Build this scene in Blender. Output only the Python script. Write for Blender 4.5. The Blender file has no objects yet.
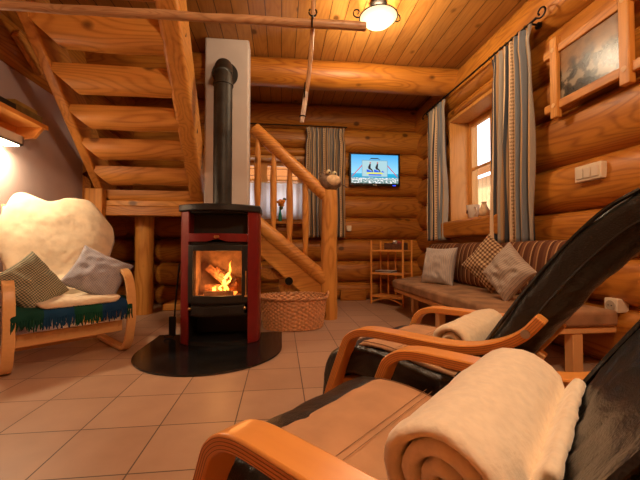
import bpy, math, random
from mathutils import Vector, Matrix, noise
random.seed(7)
PI = math.pi
sc = bpy.context.scene
C = sc.collection
sin, cos, R = math.sin, math.cos, math.radians

# ------------------------------------------------------------------ materials
class NT:
    def __init__(s, name):
        s.m = bpy.data.materials.new(name); s.m.use_nodes = True
        s.t = s.m.node_tree; s.b = s.t.nodes['Principled BSDF']
    def n(s, typ, **kw):
        x = s.t.nodes.new(typ)
        for k, v in kw.items():
            if k.startswith('i_'): x.inputs[k[2:].replace('_', ' ')].default_value = v
            else: setattr(x, k, v)
        return x
    def l(s, a, b): s.t.links.new(a, b)
    def math(s, op, a, b=None, c=None):
        x = s.n('ShaderNodeMath', operation=op)
        for i, v in enumerate((a, b, c)):
            if v is None: continue
            if isinstance(v, (int, float)): x.inputs[i].default_value = v
            else: s.l(v, x.inputs[i])
        return x.outputs[0]
    def mix(s, f, a, b):
        x = s.n('ShaderNodeMix', data_type='RGBA')
        for sock, v in ((x.inputs[0], f), (x.inputs[6], a), (x.inputs[7], b)):
            if isinstance(v, (int, float)): sock.default_value = v
            elif isinstance(v, tuple): sock.default_value = (*v, 1)[:4]
            else: s.l(v, sock)
        return x.outputs[2]
    def ramp(s, f, stops, const=False):
        x = s.n('ShaderNodeValToRGB'); e = x.color_ramp.elements
        if const: x.color_ramp.interpolation = 'CONSTANT'
        e[0].position, e[0].color = stops[0][0], (*stops[0][1], 1)
        e[1].position, e[1].color = stops[1][0], (*stops[1][1], 1)
        for p, c in stops[2:]:
            k = e.new(p); k.color = (*c, 1)
        s.l(f, x.inputs[0]); return x.outputs[0]
    def bump(s, h, strength=.3, dist=.01):
        x = s.n('ShaderNodeBump'); x.inputs['Strength'].default_value = strength; x.inputs['Distance'].default_value = dist
        s.l(h, x.inputs['Height']); s.l(x.outputs[0], s.b.inputs['Normal'])

def simple(name, col, rough=.5, metal=0., spec=.5, emit=None, es=0, noise_amt=0, nscale=20, bump=0, sheen=0):
    t = NT(name); b = t.b
    b.inputs['Base Color'].default_value = (*col, 1); b.inputs['Roughness'].default_value = rough
    b.inputs['Metallic'].default_value = metal; b.inputs['Specular IOR Level'].default_value = spec
    if sheen: b.inputs['Sheen Weight'].default_value = sheen
    if emit: b.inputs['Emission Color'].default_value = (*emit, 1); b.inputs['Emission Strength'].default_value = es
    if noise_amt or bump:
        tc = t.n('ShaderNodeTexCoord'); nz = t.n('ShaderNodeTexNoise'); nz.inputs['Scale'].default_value = nscale
        nz.inputs['Detail'].default_value = 4
        t.l(tc.outputs['Object'], nz.inputs['Vector'])
        if noise_amt:
            d = tuple(c * (1 - noise_amt) for c in col); u = tuple(min(1, c * (1 + noise_amt * .6)) for c in col)
            t.l(t.ramp(nz.outputs[0], [(.35, d), (.65, u)]), b.inputs['Base Color'])
        if bump: t.bump(nz.outputs[0], bump, .01)
    return t.m

def wood(name, ax, light, dark, fig=1.0, rough=.42, knots=True, sc_=1.0, groove=None, boards=None, spec=.35):
    """pine: grain along axis ax, cathedral figure, knots; boards=(axis,width) draws board joints"""
    t = NT(name); b = t.b
    tc = t.n('ShaderNodeTexCoord'); at = t.n('ShaderNodeAttribute', attribute_name='rnd')
    oi = t.n('ShaderNodeObjectInfo')
    rn = t.math('ADD', t.math('MULTIPLY', at.outputs['Fac'], 37.), t.math('MULTIPLY', oi.outputs['Random'], 53.))
    cb = t.n('ShaderNodeCombineXYZ')
    for i in range(3): t.l(rn, cb.inputs[i])
    co = tc.outputs['Object']
    seam = None
    if boards:
        sp = t.n('ShaderNodeSeparateXYZ'); t.l(co, sp.inputs[0])
        q = t.math('DIVIDE', sp.outputs[boards[0]], boards[1])
        fl = t.math('FLOOR', q); fr = t.math('FRACT', q)
        wn = t.n('ShaderNodeTexWhiteNoise', noise_dimensions='1D'); t.l(fl, wn.inputs['W'])
        seam = t.math('LESS_THAN', t.math('MINIMUM', fr, t.math('SUBTRACT', 1., fr)), .03)
        rn = t.math('ADD', rn, t.math('MULTIPLY', wn.outputs[0], 71.))
        cb2 = t.n('ShaderNodeCombineXYZ')
        for i in range(3): t.l(rn, cb2.inputs[i])
        cb = cb2
    add = t.n('ShaderNodeVectorMath', operation='ADD'); t.l(co, add.inputs[0]); t.l(cb.outputs[0], add.inputs[1])
    s = [3.2 * sc_] * 3; s['XYZ'.index(ax)] = .55 * sc_
    mp = t.n('ShaderNodeMapping'); mp.inputs['Scale'].default_value = s; t.l(add.outputs[0], mp.inputs[0])
    n1 = t.n('ShaderNodeTexNoise'); n1.inputs['Scale'].default_value = 1.1; n1.inputs['Detail'].default_value = 1.5
    n1.inputs['Distortion'].default_value = .3; t.l(mp.outputs[0], n1.inputs['Vector'])
    wv = t.math('SINE', t.math('MULTIPLY', n1.outputs[0], 120.))
    wv = t.math('MULTIPLY_ADD', wv, .5, .5); wv = t.math('POWER', wv, 3.)
    s2 = [60.] * 3; s2['XYZ'.index(ax)] = 3.
    mp2 = t.n('ShaderNodeMapping'); mp2.inputs['Scale'].default_value = s2; t.l(add.outputs[0], mp2.inputs[0])
    n2 = t.n('ShaderNodeTexNoise'); n2.inputs['Scale'].default_value = 1.; n2.inputs['Detail'].default_value = 2; t.l(mp2.outputs[0], n2.inputs['Vector'])
    n3 = t.n('ShaderNodeTexNoise'); n3.inputs['Scale'].default_value = .9; n3.inputs['Detail'].default_value = 2; t.l(add.outputs[0], n3.inputs['Vector'])
    f = t.math('ADD', t.math('MULTIPLY', wv, .30 * fig), t.math('MULTIPLY', n2.outputs[0], .45))
    f = t.math('ADD', f, t.math('MULTIPLY', t.math('SUBTRACT', n3.outputs[0], .5), .9))
    col = t.ramp(f, [(.05, light), (.85, dark)])
    if knots:
        s3 = [3.0] * 3; s3['XYZ'.index(ax)] = 2.2
        mp3 = t.n('ShaderNodeMapping'); mp3.inputs['Scale'].default_value = s3; t.l(add.outputs[0], mp3.inputs[0])
        vo = t.n('ShaderNodeTexVoronoi'); vo.inputs['Scale'].default_value = 1.; t.l(mp3.outputs[0], vo.inputs['Vector'])
        kd = t.n('ShaderNodeMapRange'); kd.inputs[1].default_value = .07; kd.inputs[2].default_value = .13
        kd.inputs[3].default_value = .8; kd.inputs[4].default_value = 0
        t.l(vo.outputs['Distance'], kd.inputs[0])
        col = t.mix(kd.outputs[0], col, tuple(c * .25 for c in dark))
    if seam is not None: col = t.mix(t.math('MULTIPLY', seam, .8), col, tuple(c * .18 for c in dark))
    t.l(col, b.inputs['Base Color'])
    b.inputs['Roughness'].default_value = rough; b.inputs['Specular IOR Level'].default_value = spec
    h = f
    if seam is not None: h = t.math('SUBTRACT', f, t.math('MULTIPLY', seam, 3.))
    t.bump(h, .25, .004)
    return t.m

LOGL, LOGD = (.55, .215, .028), (.20, .050, .005)
M = {}
def W(kind, ax):
    k = kind + ax
    if k in M: return M[k]
    if kind == 'log': m = wood('log_pine_' + ax, ax, LOGL, LOGD)
    elif kind == 'stair': m = wood('stair_pine_' + ax, ax, (.70, .32, .065), (.34, .105, .014))
    elif kind == 'pale': m = wood('pale_pine_' + ax, ax, (.80, .50, .22), (.52, .26, .08), knots=False)
    elif kind == 'birch': m = wood('birch_' + ax, ax, (.80, .47, .20), (.62, .31, .10), fig=.25, knots=False, rough=.35)
    elif kind == 'beech': m = wood('beech_' + ax, ax, (.82, .36, .085), (.66, .24, .05), fig=.2, knots=False, rough=.3, spec=.5)
    elif kind == 'bark': m = wood('stick_' + ax, ax, (.60, .36, .18), (.30, .13, .05), knots=False, sc_=3)
    elif kind == 'ceil': m = wood('ceiling_boards', ax, (.50, .225, .05), (.24, .08, .012), boards=(0, .155), rough=.38, fig=.55)
    elif kind == 'frame': m = wood('window_pine_' + ax, ax, (.66, .31, .075), (.40, .15, .025), fig=.5)
    elif kind == 'out': m = wood('shed_boards_' + ax, ax, (.80, .50, .24), (.55, .28, .10), boards=(1, .14), knots=False, rough=.8)
    elif kind == 'outx': m = wood('porch_boards_' + ax, ax, (.55, .22, .06), (.38, .13, .03), fig=.4, rough=.8)
    M[k] = m; return m
M['plaster'] = simple('lilac_plaster', (.52, .40, .38), .9, noise_amt=.08, nscale=3, bump=.15)
M['chimney'] = simple('white_plaster', (.56, .50, .455), .85, noise_amt=.05, nscale=4, bump=.1)
M['iron'] = simple('black_iron', (.02, .018, .016), .4, .8)
M['pipe'] = simple('pipe_black', (.035, .032, .027), .5, .5, noise_amt=.4, nscale=9)
M['stove_black'] = simple('stove_black', (.018, .018, .018), .42, .2)
M['stove_dark'] = simple('stove_inner', (.008, .008, .008), .6)
M['red'] = simple('burgundy_enamel', (.20, .012, .012), .32, .1, noise_amt=.08)
M['brass'] = simple('brass', (.75, .50, .22), .3, 1.)
M['firebrick'] = simple('firebrick', (.26, .13, .06), .9, noise_amt=.4, nscale=14)
M['steel'] = simple('black_steel_plate', (.012, .012, .013), .18, .0, spec=.6, noise_amt=.3, nscale=6)
M['char'] = simple('charred_log', (.35, .14, .05), .9, noise_amt=.7, nscale=18, bump=.5)
M['white'] = simple('white_plastic', (.72, .62, .48), .4)
M['cream'] = simple('cream_plastic', (.76, .64, .46), .4)
M['tvblack'] = simple('tv_black', (.01, .01, .01), .25)
M['sheep'] = simple('sheepskin', (.70, .57, .40), .95, noise_amt=.12, nscale=14, bump=.12, sheen=.4)
M['fleece'] = simple('cream_fleece', (.90, .78, .60), .95, noise_amt=.07, nscale=60, bump=.35, sheen=.5)
M['fleece2'] = simple('yellow_cream_fleece', (.86, .72, .50), .95, noise_amt=.07, nscale=60, bump=.35, sheen=.5)
M['suede'] = simple('tan_suede', (.52, .29, .15), .9, noise_amt=.16, nscale=7, bump=.08)
M['benchsuede'] = simple('brown_suede', (.36, .20, .10), .9, noise_amt=.35, nscale=6, bump=.1)
M['thread'] = simple('stitch_thread', (.26, .14, .07), .8)
M['ceramic'] = simple('white_ceramic', (.75, .66, .55), .25)
M['wicker'] = simple('wicker', (.70, .35, .15), .45, noise_amt=.3, nscale=40)
M['felt'] = simple('grey_brown_felt', (.20, .125, .08), .9, noise_amt=.4, nscale=25, bump=.4)
M['belly'] = simple('pale_belly', (.68, .47, .27), .8, noise_amt=.2, nscale=30)
M['green'] = simple('green_glass', (.02, .30, .20), .15)
M['petal'] = simple('orange_petal', (.85, .30, .03), .7)
M['petal2'] = simple('dark_leaf', (.10, .10, .02), .7)
M['paper'] = simple('magazine_paper', (.55, .50, .45), .4, noise_amt=.3, nscale=25)
M['olive'] = simple('olive_cover', (.20, .15, .05), .6, noise_amt=.2)
M['blackcover'] = simple('black_cover', (.02, .02, .02), .5)
M['yellowcover'] = simple('ochre_cover', (.36, .22, .05), .6, noise_amt=.2)
M['darkbrown'] = simple('dark_twig', (.13, .045, .02), .8, noise_amt=.4, nscale=25)
M['egg'] = simple('cream_ball', (.60, .50, .30), .6)
M['snow'] = simple('snow_ground', (.85, .85, .88), .8)
M['lampglass'] = simple('lit_lamp_glass', (.45, .33, .2), .4, emit=(1, .66, .34), es=.9)
M['walllamp'] = simple('lit_wall_lamp', (1, .9, .7), .4, emit=(1, .80, .52), es=9)
M['redfruit'] = simple('red_packet', (.35, .04, .03), .4, noise_amt=.6, nscale=40)

def leather():
    t = NT('black_leather'); b = t.b
    b.inputs['Base Color'].default_value = (.013, .0125, .010, 1)
    b.inputs['Specular IOR Level'].default_value = .55
    tc = t.n('ShaderNodeTexCoord')
    a = t.n('ShaderNodeTexNoise'); a.inputs['Scale'].default_value = 5; a.inputs['Detail'].default_value = 3; a.inputs['Distortion'].default_value = 1.2
    t.l(tc.outputs['Object'], a.inputs['Vector'])
    t.l(t.math('MULTIPLY_ADD', a.outputs[0], .25, .22), b.inputs['Roughness'])
    v = t.n('ShaderNodeTexVoronoi'); v.inputs['Scale'].default_value = 260; t.l(tc.outputs['Object'], v.inputs['Vector'])
    t.bump(t.math('ADD', t.math('MULTIPLY', a.outputs[0], 4.), t.math('MULTIPLY', v.outputs['Distance'], .12)), .5, .012)
    return t.m
M['leather'] = leather()

def tiles():
    t = NT('terracotta_tiles'); b = t.b
    tc = t.n('ShaderNodeTexCoord'); sp = t.n('ShaderNodeSeparateXYZ'); t.l(tc.outputs['Object'], sp.inputs[0])
    u = t.math('DIVIDE', t.math('ADD', sp.outputs[0], .54), .333); v = t.math('DIVIDE', t.math('SUBTRACT', sp.outputs[1], 1.292), .333)
    fu, fv = t.math('FRACT', u), t.math('FRACT', v)
    d = t.math('MINIMUM', t.math('MINIMUM', fu, t.math('SUBTRACT', 1., fu)), t.math('MINIMUM', fv, t.math('SUBTRACT', 1., fv)))
    g = t.math('LESS_THAN', d, .0085)
    cb = t.n('ShaderNodeCombineXYZ'); t.l(t.math('FLOOR', u), cb.inputs[0]); t.l(t.math('FLOOR', v), cb.inputs[1])
    wn = t.n('ShaderNodeTexWhiteNoise'); t.l(cb.outputs[0], wn.inputs[0])
    nz = t.n('ShaderNodeTexNoise'); nz.inputs['Scale'].default_value = 7; nz.inputs['Detail'].default_value = 5; t.l(tc.outputs['Object'], nz.inputs['Vector'])
    f = t.math('ADD', t.math('MULTIPLY', wn.outputs[0], .3), t.math('MULTIPLY', nz.outputs[0], .7))
    c = t.ramp(f, [(.2, (.37, .225, .145)), (.8, (.51, .33, .22))])
    t.l(t.mix(g, c, (.085, .05, .035)), b.inputs['Base Color'])
    t.l(t.math('MULTIPLY_ADD', nz.outputs[0], .3, .28), b.inputs['Roughness'])
    t.bump(t.math('SUBTRACT', t.math('MULTIPLY', nz.outputs[0], .2), g), .3, .003)
    return t.m
M['tiles'] = tiles()

def cloth(name, kind, cols, n=(20, 20)):
    """woven cloth drawn over its own UVs"""
    t = NT(name); b = t.b; b.inputs['Roughness'].default_value = .9; b.inputs['Specular IOR Level'].default_value = .2
    tc = t.n('ShaderNodeTexCoord'); sp = t.n('ShaderNodeSeparateXYZ'); t.l(tc.outputs['UV'], sp.inputs[0])
    fu = t.math('FRACT', t.math('MULTIPLY', sp.outputs[0], float(n[0]))); fv = t.math('FRACT', t.math('MULTIPLY', sp.outputs[1], float(n[1])))
    if kind == 'check':
        a = t.math('LESS_THAN', fu, .5); c = t.math('LESS_THAN', fv, .5)
        s = t.math('MULTIPLY', t.math('ADD', a, c), .5)
        col = t.ramp(s, [(0, cols[0]), (.4, cols[1]), (.9, cols[2])], True)
    elif kind == 'stripe':
        col = t.ramp(fu, cols, True)
    elif kind == 'curtain':
        col = t.ramp(fu, cols, True)
        nz = t.n('ShaderNodeTexNoise'); nz.inputs['Scale'].default_value = 60; nz.inputs['Detail'].default_value = 1
        mp = t.n('ShaderNodeMapping'); mp.inputs['Scale'].default_value = (3, 1.6, 1); t.l(tc.outputs['UV'], mp.inputs[0]); t.l(mp.outputs[0], nz.inputs[0])
        inb = t.math('LESS_THAN', t.math('ABSOLUTE', t.math('SUBTRACT', fu, .14)), .045)
        mo = t.math('MULTIPLY', inb, t.math('GREATER_THAN', t.math('ADD', t.math('MULTIPLY', t.math('SINE', t.math('MULTIPLY', sp.outputs[1], 190.)), .12), nz.outputs[0]), .53))
        col = t.mix(t.math('MULTIPLY', mo, .75), col, (.16, .09, .05))
    t.l(col, b.inputs['Base Color'])
    nz = t.n('ShaderNodeTexNoise'); nz.inputs['Scale'].default_value = 400; t.l(tc.outputs['Object'], nz.inputs[0]); t.bump(nz.outputs[0], .15, .002)
    return t.m
cream, tan, dbl, blu, gry = (.70, .51, .32), (.48, .31, .16), (.06, .065, .075), (.19, .21, .235), (.34, .30, .25)
M['curt'] = cloth('striped_curtain_cloth', 'curtain', [(0, dbl), (.05, cream), (.24, dbl), (.28, tan), (.36, blu), (.43, cream), (.50, gry), (.58, tan), (.64, blu), (.74, cream), (.80, dbl), (.86, tan), (.93, gry)], (1, 1))
M['gingham_green'] = cloth('green_gingham', 'check', [(.50, .42, .28), (.20, .20, .14), (.06, .08, .06)], (26, 26))
M['gingham_blue'] = cloth('blue_gingham', 'check', [(.62, .56, .52), (.36, .36, .42), (.16, .18, .28)], (40, 40))
M['check_brown'] = cloth('brown_check', 'check', [(.62, .47, .28), (.30, .18, .10), (.11, .055, .03)], (13, 13))
M['stripe_grey'] = cloth('grey_ticking', 'stripe', [(0, (.50, .42, .34)), (.5, (.25, .23, .23)), (.7, (.50, .42, .34)), (.85, (.36, .31, .27))], (20, 1))
M['stripe_blue'] = cloth('blue_ticking', 'stripe', [(0, (.56, .49, .42)), (.5, (.30, .31, .36)), (.7, (.56, .49, .42)), (.85, (.42, .39, .38))], (22, 1))
M['back_stripe'] = cloth('brown_striped_upholstery', 'stripe', [(0, (.12, .045, .022)), (.28, (.42, .24, .11)), (.36, (.20, .085, .04)), (.55, (.10, .035, .018)), (.72, (.50, .31, .15)), (.80, (.16, .065, .03))], (4.5, 1))
M['throw'] = cloth('blue_green_throw', 'stripe', [(0, (.006, .05, .035)), (.25, (.008, .05, .13)), (.5, (.006, .06, .035)), (.75, (.006, .035, .11))], (1.05, 1))

def glass(name):
    t = NT(name); b = t.b; t.t.nodes.remove(b)
    tr = t.n('ShaderNodeBsdfTransparent'); gl = t.n('ShaderNodeBsdfGlossy'); gl.inputs['Roughness'].default_value = .05
    mx = t.n('ShaderNodeMixShader'); lw = t.n('ShaderNodeLayerWeight')
    t.l(t.math('MULTIPLY_ADD', t.math('POWER', lw.outputs['Facing'], 4.), .35, .03), mx.inputs[0]); t.l(tr.outputs[0], mx.inputs[1]); t.l(gl.outputs[0], mx.inputs[2])
    t.l(mx.outputs[0], t.t.nodes['Material Output'].inputs[0]); return t.m
M['glass'] = glass('clear_glass')
def flame():
    t = NT('flame'); b = t.b
    tc = t.n('ShaderNodeTexCoord'); sp = t.n('ShaderNodeSeparateXYZ'); t.l(tc.outputs['Generated'], sp.inputs[0])
    c = t.ramp(sp.outputs[2], [(0, (1, .30, .03)), (.45, (1, .42, .06)), (1, (1, .22, .01))])
    t.l(c, b.inputs['Emission Color']); b.inputs['Emission Strength'].default_value = 5; b.inputs['Base Color'].default_value = (0, 0, 0, 1)
    return t.m
M['flame'] = flame()
M['ember'] = simple('embers', (.3, .05, .01), .9, emit=(1, .25, .03), es=2)
def sheer():
    t = NT('white_cafe_cloth'); t.b.inputs['Base Color'].default_value = (.85, .83, .82, 1); t.b.inputs['Roughness'].default_value = .9
    tr = t.n('ShaderNodeBsdfTranslucent'); tr.inputs[0].default_value = (.9, .88, .88, 1)
    mx = t.n('ShaderNodeMixShader'); mx.inputs[0].default_value = .85
    t.l(t.b.outputs[0], mx.inputs[1]); t.l(tr.outputs[0], mx.inputs[2]); t.l(mx.outputs[0], t.t.nodes['Material Output'].inputs[0]); return t.m
M['sheer'] = sheer()

# ------------------------------------------------------------------ mesh tools
class MB:
    def __init__(s): s.v = []; s.f = []; s.r = []; s.uv = {}; s.cur = 0.
    def add(s, vs, fs, uvs=None):
        o = len(s.v); s.v += [tuple(x) for x in vs]; s.r += [s.cur] * len(vs)
        s.f += [tuple(i + o for i in q) for q in fs]
        if uvs:
            for i, c in enumerate(uvs): s.uv[o + i] = c
        return s
    def box(s, x0, x1, y0, y1, z0, z1, mat=None):
        vs = [Vector((x, y, z)) for z in (z0, z1) for y in (y0, y1) for x in (x0, x1)]
        if mat: vs = [mat @ v for v in vs]
        return s.add(vs, [(0, 2, 3, 1), (4, 5, 7, 6), (0, 1, 5, 4), (2, 6, 7, 3), (0, 4, 6, 2), (1, 3, 7, 5)])
    def tube(s, path, rad, n=12, sy=1.0, cap=True, up=Vector((0, 0, 1)), wob=0, closed=False):
        path = [Vector(p) for p in path]; m = len(path); vs = []; sd = random.random() * 90
        for i, p in enumerate(path):
            a = path[(i - 1) % m] if closed else path[max(0, i - 1)]; b = path[(i + 1) % m] if closed else path[min(m - 1, i + 1)]
            d = (b - a).normalized()
            u = up if abs(d.dot(up)) < .95 else Vector((1, 0, 0))
            x = d.cross(u).normalized(); z = x.cross(d).normalized()
            r = rad[i] if isinstance(rad, (list, tuple)) else rad
            for k in range(n):
                t = 2 * PI * k / n
                rr = r * (1 + wob * noise.noise(Vector((cos(t) * 1.3 + sd, sin(t) * 1.3, i * .35))))
                vs.append(p + x * cos(t) * rr + z * sin(t) * rr * sy)
        fs = []
        for i in range(m if closed else m - 1):
            for k in range(n):
                a, b = i * n + k, i * n + (k + 1) % n; c = ((i + 1) % m) * n
                fs.append((a, b, c + (k + 1) % n, c + k))
        if cap and not closed: fs += [tuple(reversed(range(n))), tuple(range((m - 1) * n, m * n))]
        return s.add(vs, fs)
    def lathe(s, prof, c=(0, 0, 0), n=24, sx=1, sy=1):
        vs = []; c = Vector(c)
        for r, z in prof:
            for k in range(n):
                t = 2 * PI * k / n; vs.append(c + Vector((r * cos(t) * sx, r * sin(t) * sy, z)))
        m = len(prof)
        fs = [(i * n + k, i * n + (k + 1) % n, (i + 1) * n + (k + 1) % n, (i + 1) * n + k) for i in range(m - 1) for k in range(n)]
        if prof[0][0] > 1e-5: fs.append(tuple(reversed(range(n))))
        if prof[-1][0] > 1e-5: fs.append(tuple(range((m - 1) * n, m * n)))
        return s.add(vs, fs)
    def prism(s, pts, axis, a, b):
        """closed 2D outline extruded along axis from a to b; pts are the other two coordinates in xyz order"""
        def P(p, q):
            l = list(p); l.insert(axis, q); return l
        n = len(pts); vs = [P(p, a) for p in pts] + [P(p, b) for p in pts]
        return s.add(vs, [tuple(range(n)), tuple(reversed(range(n, 2 * n)))] + [(i, i + n, (i + 1) % n + n, (i + 1) % n) for i in range(n)])
    def grid(s, fn, nu, nv, thick=0, wrapu=False):
        vs = []; uv = []
        for j in range(nv + 1):
            for i in range(nu + 1):
                vs.append(Vector(fn(i / nu, j / nv))); uv.append((i / nu, j / nv))
        w = nu + 1
        fs = [(j * w + i, j * w + i + 1, (j + 1) * w + i + 1, (j + 1) * w + i) for j in range(nv) for i in range(nu)]
        return s.add(vs, fs, uv)
    def ball(s, c, r, n=16, m=10):
        r = r if isinstance(r, tuple) else (r, r, r)
        prof = [(sin(PI * i / m), -cos(PI * i / m)) for i in range(m + 1)]; prof[0] = (1e-4, -1); prof[-1] = (1e-4, 1)
        vs = [(c[0] + p * r[0] * cos(2 * PI * k / n), c[1] + p * r[1] * sin(2 * PI * k / n), c[2] + z * r[2]) for p, z in prof for k in range(n)]
        fs = [(i * n + k, i * n + (k + 1) % n, (i + 1) * n + (k + 1) % n, (i + 1) * n + k) for i in range(m) for k in range(n)]
        return s.add(vs, fs + [tuple(reversed(range(n))), tuple(range(m * n, m * n + n))])
    def obj(s, name, mat, parent=None, smooth=True, bevel=0, seg=2, sub=0, solid=0, loc=None, rot=None, angle=40):
        me = bpy.data.meshes.new(name); me.from_pydata(s.v, [], s.f)
        a = me.attributes.new('rnd', 'FLOAT', 'POINT'); a.data.foreach_set('value', s.r)
        if s.uv:
            l = me.uv_layers.new(name='UVMap')
            for lp in me.loops: l.data[lp.index].uv = s.uv.get(lp.vertex_index, (0, 0))
        import bmesh
        bm = bmesh.new(); bm.from_mesh(me); bmesh.ops.recalc_face_normals(bm, faces=bm.faces)
        if smooth:
            for f in bm.faces: f.smooth = True
            for e in bm.edges:
                if len(e.link_faces) == 2 and e.calc_face_angle(0) > R(angle): e.smooth = False
        bm.to_mesh(me); bm.free()
        me.materials.append(mat); o = bpy.data.objects.new(name, me); C.objects.link(o)
        if parent: o.parent = parent
        if loc: o.location = loc
        if rot: o.rotation_euler = rot
        if solid:
            d = o.modifiers.new('s', 'SOLIDIFY'); d.thickness = solid; d.offset = 0
        if bevel:
            d = o.modifiers.new('b', 'BEVEL'); d.width = bevel; d.segments = seg; d.limit_method = 'ANGLE'; d.angle_limit = R(35)
        if sub:
            d = o.modifiers.new('u', 'SUBSURF'); d.levels = sub; d.render_levels = sub
        return o

def tag(o, label, cat, group=None, kind=None):
    o['label'] = label; o['category'] = cat
    if group: o['group'] = group
    if kind: o['kind'] = kind
    return o
def thing(name, label, cat, loc=(0, 0, 0), rz=0, group=None):
    o = bpy.data.objects.new(name, None); C.objects.link(o); o.location = loc; o.rotation_euler = (0, 0, rz)
    o.empty_display_size = .1
    return tag(o, label, cat, group)
def struct(o): o['kind'] = 'structure'; return o
def copy_tree(o, parent=None):
    c = o.copy(); C.objects.link(c)
    if parent: c.parent = parent
    for ch in list(o.children): copy_tree(ch, c)
    return c
def catmull(pts, n=8):
    P = [Vector(p) for p in pts]; out = []
    for i in range(len(P) - 1):
        a, b, c, d = P[max(0, i - 1)], P[i], P[i + 1], P[min(len(P) - 1, i + 2)]
        for k in range(n):
            t = k / n
            out.append(.5 * ((2 * b) + (c - a) * t + (2 * a - 5 * b + 4 * c - d) * t * t + (3 * b - a - 3 * c + d) * t ** 3))
    return out + [P[-1]]
def fn(x, y, z): return noise.noise(Vector((x, y, z)))

# ------------------------------------------------------------------ camera
cam = bpy.data.cameras.new('camera'); co = bpy.data.objects.new('camera', cam); C.objects.link(co)
cam.sensor_width = 36; cam.lens = 36 * 340 / 640; cam.clip_start = .02
co.location = (0, 0, .8); co.rotation_euler = (R(90) + math.atan(8 / 340), 0, -R(6.54)); sc.camera = co

# ------------------------------------------------------------------ the room
BX0, BX1, BY0, BY1, ZC = -2.2, 2.25, -1.0, 5.27, 3.06
floor = MB().box(-2.6, 2.6, -1.3, 5.6, -.12, 0).obj('floor', M['tiles'], smooth=False); struct(floor)
# ceiling with the stair opening on the left
cb = MB()
cb.box(-.75, 2.6, -1.3, 5.6, ZC, ZC + .1); cb.box(-2.6, -.75, 2.75, 5.6, ZC, ZC + .1); cb.box(-2.6, -.75, -1.3, .9, ZC, ZC + .1)
struct(cb.obj('ceiling', W('ceil', 'Y'), smooth=False))
up = MB(); up.box(-2.6, -.65, .8, 2.85, 4.4, 4.5); up.box(-2.65, -2.55, .8, 2.85, ZC, 4.4); up.box(-.75, -.65, .8, 2.85, ZC + .1, 4.4)
up.box(-2.55, -.75, .75, .85, ZC + .1, 4.4); up.box(-2.55, -.75, 2.8, 2.9, ZC + .1, 4.4)
struct(up.obj('wall_upper', W('ceil', 'Y'), smooth=False))

def wall_logs(mb, joints, lo, hi, bulge, place, back, n=8, seg=.12, inset=0):
    """stacked logs between the joint heights; place(along, depth, z) gives the point, depth grows into the room"""
    for a, b in zip(joints, joints[1:]):
        mb.cur = random.random(); sd = random.random() * 50
        m = max(2, int((hi - lo) / seg)); k = n + 1; vs = []
        for i in range(m + 1):
            t = lo + (hi - lo) * i / m
            for j in range(k):
                u = -1 + 2 * j / n
                d = bulge * (1 - abs(u) ** 2.6) ** .75 * (1 + .12 * fn(t * .5 + sd, u * .6, 0)) + .010 * fn(t * 1.3 + sd, u, 3)
                if j in (0, n): d = -.015
                vs.append(place(t, d, a + (b - a) * j / n))
            vs.append(place(t, back, b)); vs.append(place(t, back, a))
        k += 2
        fs = [(i * k + j, i * k + (j + 1) % k, (i + 1) * k + (j + 1) % k, (i + 1) * k + j) for i in range(m) for j in range(k)]
        fs += [tuple(range(k)), tuple(range(m * k, m * k + k))]
        mb.add(vs, fs)

JB = [0, .27, .60, .94, 1.28, 1.625, 1.97, 2.315, 2.69, 3.06]
JR = [0, .42, .74, 1.09, 1.46, 1.89, 2.21, 2.60, 3.06]
# back wall, window opening x -.95..0.38, z 1.2..2.21
mb = MB(); pl = lambda t, d, z: (t, BY1 - d, z)
wx0, wx1, wz0, wz1 = -.95, .37, 1.19, 2.21
for lo, hi in ((-2.4, wx0), (wx1, 2.45)): wall_logs(mb, JB, lo, hi, .09, pl, -.3)
wall_logs(mb, [0, .27, .60, .94, wz0], wx0, wx1, .09, pl, -.3); wall_logs(mb, [wz1, 2.36, 2.69, 3.06], wx0, wx1, .09, pl, -.3)
struct(mb.obj('wall_back', W('log', 'X')))
# right wall, window opening y 3.05..4.2, z 1.12..2.46
mb = MB(); pr_ = lambda t, d, z: (BX1 - d, t, z)
vy0, vy1, vz0, vz1 = 3.05, 4.19, 1.10, 2.46
for lo, hi in ((-1.2, vy0), (vy1, 5.3)): wall_logs(mb, [0, .42, .74, 1.09, 1.46, 1.89, 2.21, 2.60], lo, hi, .085, pr_, -.3)
wall_logs(mb, [0, .42, .74, vz0], vy0, vy1, .085, pr_, -.3); wall_logs(mb, [vz1, 2.60], vy0, vy1, .085, pr_, -.3)
wall_logs(mb, [2.60, 3.06], -1.2, 5.3, .13, pr_, -.3)
struct(mb.obj('wall_right', W('log', 'Y')))
# left wall: plaster below, logs above; logs behind the stairs
struct(MB().box(-2.4, BX0, -1.2, 4.05, 0, 2.28).obj('wall_left', M['plaster'], smooth=False))
mb = MB(); pll = lambda t, d, z: (BX0 + d, t, z)
wall_logs(mb, [2.28, 2.66, 3.06], -1.2, 4.05, .09, pll, -.3); wall_logs(mb, JB, 4.05, 5.3, .09, pll, -.3)
struct(mb.obj('wall_left', W('log', 'Y')))
mb = MB(); wall_logs(mb, JR, -2.4, 2.5, .1, lambda t, d, z: (t, BY0 + d, z), -.3); struct(mb.obj('wall_front', W('log', 'X')))
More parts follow.
